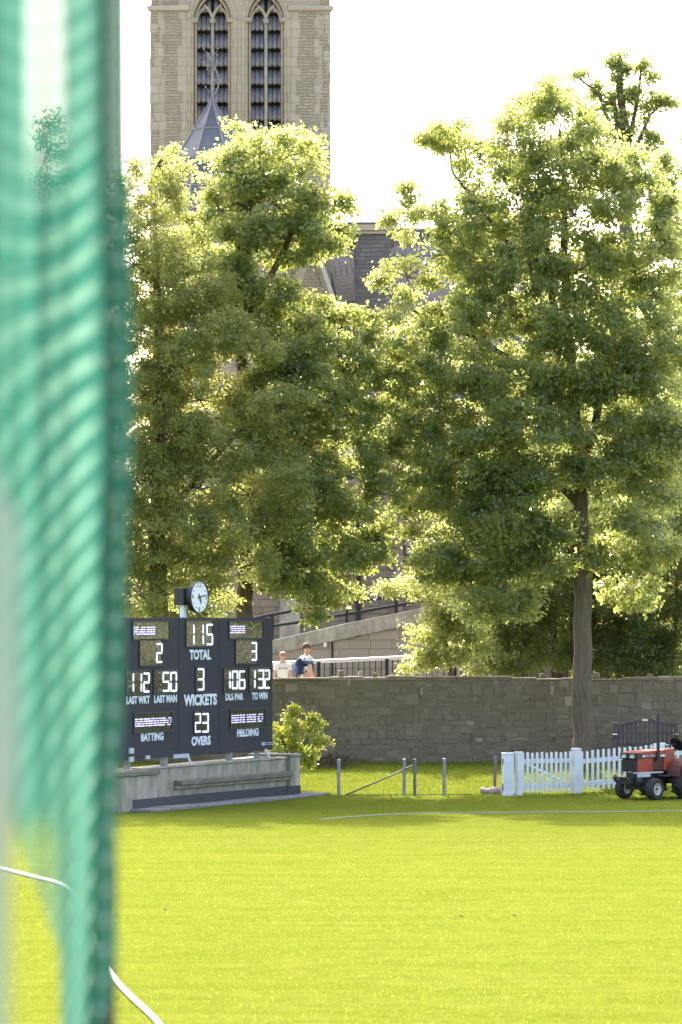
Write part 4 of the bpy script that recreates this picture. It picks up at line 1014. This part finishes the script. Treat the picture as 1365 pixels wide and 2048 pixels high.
tree('lime_tree', 'yellowish flowering lime tree beside the green net, behind the scoreboard', 'tree', G1, 89.2, 300,
     [[(318, 1500, 0, .25), (320, 1250, 0, .22), (315, 1000, 0, .18), (320, 800, 0, .14), (315, 600, 0, .09), (310, 400, 0, .04)], [(318, 1050, 0, .1), (400, 950, -.2, .07), (480, 860, -.2, .04)], [(318, 1050, 0, .1), (230, 950, 0, .07), (160, 860, 0, .04)]],
     [(315, 330, 48, 42), (270, 375, 40, 42), (330, 395, 40, 45), (295, 450, 62, 50), (350, 500, 65, 50), (270, 530, 55, 55), (330, 590, 85, 60), (405, 560, 65, 50, -.6), (420, 640, 75, 55, -.8), (500, 700, 60, 50, -.8), (405, 610, 75, 50), (285, 660, 65, 60), (420, 700, 75, 50), (350, 720, 80, 60), (290, 790, 75, 60), (400, 800, 90, 60), (480, 790, 70, 55), (330, 880, 90, 60), (440, 890, 95, 55), (530, 900, 60, 50),
      (290, 960, 75, 60), (400, 980, 95, 55), (500, 990, 85, 50), (340, 1060, 85, 50), (450, 1070, 90, 45), (540, 1060, 55, 45), (560, 820, 60, 50, -.8), (580, 960, 50, 45, -.8), (300, 1120, 65, 40), (400, 1130, 70, 35), (500, 1130, 50, 35), (280, 1190, 60, 45, -.6), (360, 1180, 50, 40, .8), (440, 1175, 45, 35, -.5),
      (110, 260, 35, 40), (85, 330, 40, 45), (150, 350, 40, 45), (200, 330, 40, 40), (120, 430, 60, 60), (200, 430, 60, 60), (120, 530, 60, 60), (60, 480, 50, 60), (200, 560, 70, 70), (190, 700, 80, 70), (190, 850, 85, 75), (180, 1000, 85, 70), (200, 1110, 70, 50), (110, 620, 70, 80), (100, 800, 80, 90), (100, 980, 80, 80), (60, 1100, 70, 60)],
     M['leaf_lime'], .08, 26, 8.5, .5, seed=5)
tree('maple_tree', 'tall spreading maple with a bare lower trunk standing before the stone wall', 'tree', G1, 91.4, 1166,
     [[(1166, 1520, 0, .29), (1167, 1470, 0, .245), (1165, 1300, 0, .22), (1163, 1100, 0, .20), (1158, 960, 0, .165), (1150, 800, .1, .12), (1135, 650, .1, .12), (1128, 520, .1, .095), (1130, 380, 0, .06), (1120, 260, 0, .03)],
      [(1158, 960, 0, .12), (1185, 870, .1, .1), (1215, 740, .2, .07), (1240, 600, .2, .04)], [(1140, 700, 0, .09), (1105, 600, -.1, .08), (1095, 500, -.1, .06), (1060, 430, -.1, .04)], [(1152, 830, 0, .1), (1060, 740, .1, .07), (960, 680, .1, .05), (800, 610, .1, .025)], [(1160, 1010, 0, .1), (1080, 930, 0, .07), (980, 880, 0, .05)], [(1160, 980, 0, .1), (1240, 900, 0, .07), (1300, 870, 0, .05)], [(1130, 560, 0, .08), (1010, 480, 0, .05), (905, 345, 0, .03), (900, 290, 0, .02)]],
     [(900, 255, 50, 32), (862, 285, 30, 24), (930, 300, 35, 35), (1060, 200, 42, 36), (1095, 185, 45, 40), (1030, 240, 40, 36), (1120, 250, 70, 60), (1020, 310, 70, 50), (1190, 300, 75, 65), (1100, 340, 80, 60), (960, 370, 55, 45), (1230, 390, 70, 65), (1150, 430, 95, 65), (1040, 420, 80, 55), (950, 450, 65, 50),
      (860, 430, 45, 32), (815, 400, 32, 28), (795, 450, 36, 28), (885, 500, 55, 40), (815, 555, 55, 40), (780, 560, 34, 30), (960, 540, 70, 50), (1060, 530, 75, 55), (1160, 540, 85, 60), (1260, 520, 75, 70), (1310, 590, 50, 60), (1000, 630, 80, 50), (900, 640, 65, 42), (1110, 640, 85, 55), (1220, 640, 80, 60), (840, 680, 55, 40), (1290, 680, 60, 60),
      (930, 730, 80, 50), (840, 760, 60, 42), (1040, 750, 85, 55), (1150, 760, 70, 50), (1240, 770, 70, 55), (1320, 780, 55, 55), (870, 830, 65, 42), (960, 830, 80, 50), (1060, 850, 80, 50), (1260, 870, 70, 50), (835, 890, 55, 38), (930, 920, 80, 48), (1030, 950, 80, 48), (1310, 880, 60, 50), (1230, 950, 60, 40), (1320, 970, 55, 50), (850, 980, 55, 40), (920, 1010, 75, 48), (1010, 1050, 75, 45), (900, 1090, 60, 40), (1270, 1040, 60, 40), (1100, 1050, 45, 40), (980, 1120, 60, 38), (1090, 1130, 45, 35), (880, 1130, 60, 45, -.8), (960, 1190, 70, 45, -.9), (1040, 1180, 55, 45, -.6), (1080, 1080, 50, 40, -.9), (1060, 980, 60, 45, -1.2), (1230, 1110, 60, 45, -.4), (1300, 1100, 60, 45, -.4), (1260, 1180, 60, 40, .5), (780, 640, 45, 30), (800, 800, 45, 30), (775, 700, 40, 30), (790, 850, 40, 34), (800, 930, 40, 34), (770, 760, 30, 26), (810, 1040, 40, 36), (1320, 480, 45, 50), (1300, 400, 48, 48), (1275, 330, 42, 40), (1345, 520, 40, 50), (1340, 430, 30, 40), (1345, 680, 50, 60), (1350, 860, 50, 60), (1040, 1110, 60, 40), (1000, 980, 60, 40), (1140, 560, 60, 45, -1), (1150, 670, 70, 45, -1.1), (1180, 760, 60, 45, -1), (1130, 850, 60, 45, -1.2), (1190, 930, 55, 40, -.9), (1120, 940, 50, 35, -1)],
     M['leaf_maple'], .105, 19, 8.0, .5, seed=8)
tree('shrub', 'bright leafy overhanging shrub spilling over the wall right of the ramp', 'shrub', 'shrubs behind the stone wall', 96.0, 900,
     [[(905, 1420, 0, .08), (900, 1330, 0, .07), (880, 1240, 0, .05), (850, 1180, 0, .03)], [(900, 1330, 0, .05), (930, 1240, 0, .03)]],
     [(830, 1165, 48, 26), (780, 1172, 30, 14), (880, 1160, 50, 40), (880, 1230, 45, 45), (850, 1290, 45, 35), (900, 1300, 55, 45), (930, 1230, 45, 55), (835, 1325, 28, 18), (950, 1310, 50, 40)], M['leaf_maple'], .09, 18, 9, .7, seed=12, zbase=1.6)
for k, (u, Y, lob, lab) in enumerate((
    (1010, 97.0, [(1000, 1180, 60, 60), (1040, 1240, 60, 60), (985, 1260, 50, 60), (1020, 1320, 70, 40), (1080, 1180, 55, 60), (960, 1150, 50, 40)], 'dark dense shrub behind the wall just left of the maple trunk'),
    (1110, 98.5, [(1100, 1110, 60, 60), (1120, 1200, 70, 60), (1090, 1280, 70, 60), (1160, 1300, 60, 50), (1180, 1160, 60, 70), (1150, 1050, 60, 50), (1210, 1240, 50, 60)], 'dark dense shrub directly behind the maple trunk'),
    (1240, 97.5, [(1240, 1110, 60, 60), (1260, 1190, 70, 60), (1230, 1270, 65, 60), (1290, 1280, 60, 60), (1270, 1325, 90, 30), (1240, 1030, 60, 50)], 'dark dense shrub behind the wall above the park bench'),
    (1350, 98.0, [(1340, 1080, 60, 60), (1350, 1180, 60, 70), (1340, 1270, 60, 60), (1400, 1180, 60, 100), (1360, 1325, 60, 30)], 'dark dense shrub behind the wall at the far right'))):
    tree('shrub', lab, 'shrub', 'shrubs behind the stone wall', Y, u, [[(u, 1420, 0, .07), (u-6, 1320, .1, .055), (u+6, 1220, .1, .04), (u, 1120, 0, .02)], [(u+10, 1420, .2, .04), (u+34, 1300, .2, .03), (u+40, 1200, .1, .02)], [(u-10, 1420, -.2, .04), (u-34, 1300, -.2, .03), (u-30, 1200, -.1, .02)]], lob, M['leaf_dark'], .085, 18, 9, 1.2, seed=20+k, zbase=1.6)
tree('pollarded_tree', 'lopped tree with thick stubby upright stems and small leaf tufts poking above the maple', 'tree', G1, 104.0, 1255,
     [[(1262, 1420, 0, .3), (1258, 900, 0, .26), (1255, 500, 0, .2), (1250, 250, 0, .12), (1240, 190, 0, .10), (1240, 115, 0, .07)], [(1255, 320, 0, .1), (1232, 230, .1, .09), (1226, 190, .1, .06)], [(1256, 300, 0, .08), (1275, 200, 0, .05), (1284, 130, 0, .03)], [(1258, 330, 0, .07), (1300, 230, 0, .04), (1345, 190, 0, .02)], [(1252, 340, 0, .07), (1200, 190, -.1, .04), (1150, 150, 0, .02)]],
     [(1240, 112, 20, 18, 0), (1226, 125, 14, 12, .1), (1250, 140, 12, 12, 0), (1228, 195, 22, 26, .1), (1256, 190, 18, 20, 0), (1285, 135, 13, 14, 0), (1298, 150, 12, 10, .1), (1280, 190, 12, 16, -.1), (1200, 195, 26, 20, 0), (1170, 152, 24, 9, 0), (1190, 180, 18, 14, .2), (1310, 195, 20, 12, 0), (1345, 200, 18, 10, 0), (1300, 225, 16, 16, 0), (1265, 300, 45, 40, 0), (1300, 270, 14, 14, 0), (1225, 270, 40, 36, .1), (1275, 350, 50, 40, 0), (1180, 240, 26, 22, 0), (1205, 245, 42, 36, .3), (1290, 300, 40, 44, 0), (1325, 208, 30, 12, 0), (1160, 200, 32, 20, .3), (1240, 250, 44, 44, -.2), (1225, 160, 18, 22, 0), (1262, 225, 30, 26, .2), (1330, 330, 26, 36, 0)] + [(u, v, 95, 70, dy) for u, v, dy in ((1010, 760, 0), (1080, 620, 0), (1180, 560, 0), (1270, 640, 0), (1340, 740, 0), (1150, 700, -1), (1060, 860, -.5), (1200, 820, -1), (1300, 860, -.5), (1010, 960, 0), (1120, 980, 0), (1240, 960, 0), (1340, 980, 0), (960, 1080, 0), (1060, 1090, 0), (1170, 1090, 0), (1280, 1090, 0), (1370, 1090, 0), (1000, 1190, 0), (1120, 1190, 0), (1240, 1190, 0), (1350, 1190, 0))],  # big lower lobes added, hidden behind the maple, to shade the shrubs
     M['leaf_maple'], .095, 13, 9, .6, seed=31, zbase=1.6, twigs=5)
tree('ash_tree', 'sunlit tree at the right edge of the view, behind the maple', 'tree', G1, 97.0, 1420,
     [[(1420, 1420, 0, .25), (1418, 1000, 0, .2), (1410, 600, 0, .12), (1400, 350, 0, .05)]],
     [(1330, 320, 22, 18), (1310, 390, 26, 30), (1315, 460, 30, 36), (1370, 310, 30, 36), (1345, 360, 28, 30), (1385, 390, 45, 50), (1335, 420, 26, 36), (1380, 480, 45, 50), (1345, 540, 36, 45), (1400, 600, 50, 70), (1345, 640, 40, 50), (1350, 730, 45, 60), (1400, 800, 60, 80), (1345, 850, 45, 60), (1355, 950, 50, 60), (1350, 1040, 45, 50), (1410, 1000, 60, 90)],
     M['leaf_maple'], .10, 19, 12, .9, seed=33, zbase=1.6)
for k, (u, Y, h, lab) in enumerate(((960, 126, 880, 'dark background tree beyond the street, right of the hall'), (1120, 128, 760, 'dark background tree seen through the maple crown'), (1280, 126, 820, 'dark background tree beyond the shrubs at right'))):
    tree('background_tree', lab, 'tree', G1, Y, u, [[(u, 1380, 0, .3), (u, 1100, 0, .2), (u, h+100, 0, .08)]],
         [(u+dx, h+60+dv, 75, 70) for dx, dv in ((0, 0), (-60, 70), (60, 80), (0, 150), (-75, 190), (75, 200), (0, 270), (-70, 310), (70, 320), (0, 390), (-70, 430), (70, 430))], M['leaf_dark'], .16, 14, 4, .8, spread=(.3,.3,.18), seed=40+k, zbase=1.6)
for k, (u, Y, lob, lab) in enumerate(((300, 95.6, [(280, 1180, 70, 50), (350, 1190, 70, 50), (320, 1250, 80, 60), (240, 1230, 60, 60), (410, 1230, 60, 60)], 'dark shrub behind the scoreboard clock'), (160, 95.8, [(150, 1170, 80, 60), (100, 1230, 70, 60), (190, 1250, 60, 60), (60, 1190, 60, 70)], 'dark shrub left of the scoreboard, seen through the green net'))):
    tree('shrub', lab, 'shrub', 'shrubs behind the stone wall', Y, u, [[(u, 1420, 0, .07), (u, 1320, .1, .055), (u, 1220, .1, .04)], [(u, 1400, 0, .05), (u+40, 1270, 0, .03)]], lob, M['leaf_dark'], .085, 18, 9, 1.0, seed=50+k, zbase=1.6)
# young bush by the scoreboard
tree('bush', 'low sunlit yellow green bush growing beside the right end of the scoreboard', 'bush', None, 88.4, 585,
     [[(590, 1535, 0, .03), (588, 1490, 0, .025), (585, 1440, 0, .012), (584, 1418, 0, .006)], [(590, 1530, 0, .03), (620, 1470, .1, .015), (632, 1440, .1, .006)], [(590, 1530, 0, .03), (630, 1490, -.1, .015), (662, 1482, -.1, .005)], [(588, 1530, 0, .03), (560, 1470, 0, .015)]],
     [(585, 1425, 10, 10, 0), (570, 1450, 24, 20, .1), (600, 1460, 30, 18, 0), (628, 1442, 10, 7, .1), (565, 1490, 30, 26, 0), (605, 1495, 34, 22, .1), (640, 1485, 22, 10, -.1), (585, 1525, 34, 18, 0), (625, 1515, 18, 14, 0)], M['leaf_bush'], .085, 10, 22, .5, spread=(.09,.09,.06), seed=61, barkm='twig', twigs=6)
b = MB()
for k in range(160):
    x = PX(random.gauss(660, 26), 92.2); y = 92.2+random.uniform(-.9, .7); b.tube([(x, y, gz(x, y)+random.uniform(0, .16)), (x+random.uniform(-.3, .3), y+random.uniform(-.2, .2), gz(x, y)+random.uniform(0, .3))], .008, 4)
tag(b.build('brush_pile', M['soil']), 'brown pile of cut twigs at the foot of the wall behind the bush', 'brush pile')

# ------------------------------------------------------------------ practice net at the left
def lerp_tab(tab, x):
    for (a, fa_), (b_, fb_) in zip(tab[:-1], tab[1:]):
        if x <= b_: return fa_ + (fb_-fa_)*max(0, (x-a)/(b_-a))
    return tab[-1][1]
def netmat(name, base, pale, rough=.6):
    t = NT(name).set(rough, 0, .3)
    row, den, pal = t.attr('row'), t.attr('dens'), t.attr('pale')
    fr = t.math('ABSOLUTE', t.math('SUBTRACT', t.math('FRACT', row), .5))
    st = t.node('ShaderNodeMapRange', interpolation_type='SMOOTHSTEP'); st.inputs[1].default_value = .13; st.inputs[2].default_value = .22; st.inputs[3].default_value = 1; st.inputs[4].default_value = 0
    t.l.new(fr, st.inputs[0])
    s_ = t.math('MULTIPLY', st.outputs[0], pal)
    c = t.mix(s_, base, pale); t.col(c)
    tb = t.node('ShaderNodeBsdfTranslucent'); t.l.new(c, tb.inputs[0])
    ms = t.node('ShaderNodeMixShader'); ms.inputs[0].default_value = .6; t.l.new(t.p.outputs[0], ms.inputs[1]); t.l.new(tb.outputs[0], ms.inputs[2])
    tr = t.node('ShaderNodeBsdfTransparent'); m2 = t.node('ShaderNodeMixShader')
    t.l.new(den, m2.inputs[0]); t.l.new(tr.outputs[0], m2.inputs[1]); t.l.new(ms.outputs[0], m2.inputs[2]); t.l.new(m2.outputs[0], t.out.inputs[0])
    return t.m
def net_sheet(name, parent, Y, left, right, v0, v1, nu, nv, fold, rowf, densf, palef, mat):
    vs = []; row = []; den = []; pal = []
    for j in range(nv+1):
        v = v0 + (v1-v0)*j/nv; a, c_ = lerp_tab(left, v), lerp_tab(right, v)
        for i in range(nu+1):
            u = a + (c_-a)*i/nu; Yy = Y + fold(u, v); q = P(u, v, Yy); vs.append(q); row.append(rowf(u, v)); den.append(densf(u, v)); pal.append(palef(u, v))
    fs = [(j*(nu+1)+i, j*(nu+1)+i+1, (j+1)*(nu+1)+i+1, (j+1)*(nu+1)+i) for j in range(nv) for i in range(nu)]
    me = bpy.data.meshes.new(name); me.from_pydata([v - parent.location for v in vs], [], fs)
    for nm, arr in (('row', row), ('dens', den), ('pale', pal)):
        a_ = me.attributes.new(nm, 'FLOAT', 'POINT'); a_.data.foreach_set('value', arr)
    me.polygons.foreach_set('use_smooth', [True]*len(fs)); me.update()
    return link(name, me, mat, parent)
net = empty('practice_net', (PX(120, 5.5), 5.5, 0), 0, 'blurred green cricket practice net hanging in folds down the left foreground', 'net')
SL = [(-200, 0), (350, 0), (650, .4), (950, 1.0), (1400, 1.35), (1700, 1.9), (2200, 2.2)]
def nrow(u, v):
    k = lerp_tab(SL, v); d = min(0, u-205)
    sag = .004*(u-75)**2*(1-sstep(350, 750, v)) if u < 205 else 0
    return (v + k*d + sag)/62
def ndens(u, v):
    d = .994
    c = sstep(44, 54, u)*(1-sstep(124, 136, u))
    d -= c*.065*(1-sstep(180, 420, v))
    if v > 1600: d -= sstep(1600, 1700, v)*.45*(1-sstep(90, 140, u))
    return d
def npale(u, v):
    a = (.35+.65*sstep(20, 170, u))*(1-.9*sstep(180, 204, u))
    return a*(.45+.55*sstep(100, 800, v))
m_net = netmat('green_net', (.020,.098,.074), (.12,.235,.18))
net_sheet('net_panel', net, 5.5, [(-200, -80), (1500, -80), (1620, 15), (1720, 52), (1830, 92), (1900, 120), (2400, 135)], [(-200, 205), (300, 207), (600, 214), (900, 214), (1150, 206), (1400, 202), (1630, 195), (1900, 190), (2400, 170)], -180, 2300, 46, 260,
          lambda u, v: .022*math.sin(u/26+v*.0006)+.010*math.sin(u/11+1), nrow, ndens, npale, m_net)
# hem strip folded back along the free edge, with a line of pale knots
net_sheet('net_hem', net, 5.46, [(-200, 196), (300, 198), (600, 205), (900, 206), (1150, 198), (1400, 195), (1630, 186), (1900, 180), (2400, 160)], [(-200, 254), (300, 257), (600, 265), (900, 267), (1150, 254), (1400, 247), (1630, 234), (1800, 229), (1880, 236), (1960, 224), (2048, 208), (2400, 170)], -180, 2300, 8, 200,
          lambda u, v: .02*math.sin(u/9), lambda u, v: v/62, lambda u, v: .985, lambda u, v: .0, netmat('hem_net', (.020,.085,.064), (.1,.2,.15)))
m_knot = plain('pale_knot', (.22,.31,.25), .3)
for k in range(-2, 36):
    v = 42 + k*60; u = lerp_tab([(-200, 226), (300, 228), (600, 235), (900, 237), (1150, 232), (1400, 226), (1630, 216), (2300, 190)], v); q = P(u, v, 5.435) - net.location; MB().blob(q, (.0062, .0062, .0062), 8, 6).build('edge_knot', m_knot, net, smooth=True)
npale_m = netmat('pale_net', (.12,.16,.145), (.14,.17,.155))
net_sheet('pale_fold', net, 3.3, [(0, -260), (2400, -260)], [(820, -60), (900, -30), (940, -5), (1000, 15), (1040, 38), (1070, 44), (1200, 38), (1400, 40), (1560, 38), (1640, 28), (1800, 20), (1950, 18), (2300, 14)], 820, 2300, 14, 90,
          lambda u, v: .03*math.sin(u/30), lambda u, v: v/120, lambda u, v: (.75+.17*sstep(1200, 1600, v)), lambda u, v: .4, npale_m)
pole = empty('net_pole', (PX(222, 5.8), 5.8, 0), 0, 'dark vertical pole behind the free edge of the green net', 'pole')
b = MB(); Yp = 5.8
def pp(u, v): return P(u, v, Yp) - pole.location
b.tube([pp(204, -900), pp(206, 700), pp(207, 1100), pp(216, 1500), pp(221, 1750), pp(219, 2050), (0, 0, 0)], [.007, .007, .008, .009, .010, .010, .011], 12); b.build('pole_tube', M['iron'], pole, smooth=True)
b = MB(); b.tube([pp(218, 1890), pp(206, 2000), pp(195, 2150), pp(190, 2500)], [.009, .02, .028, .03], 12); b.build('net_weight', plain('brown_canvas', (.05,.04,.03), .9), pole, smooth=True)
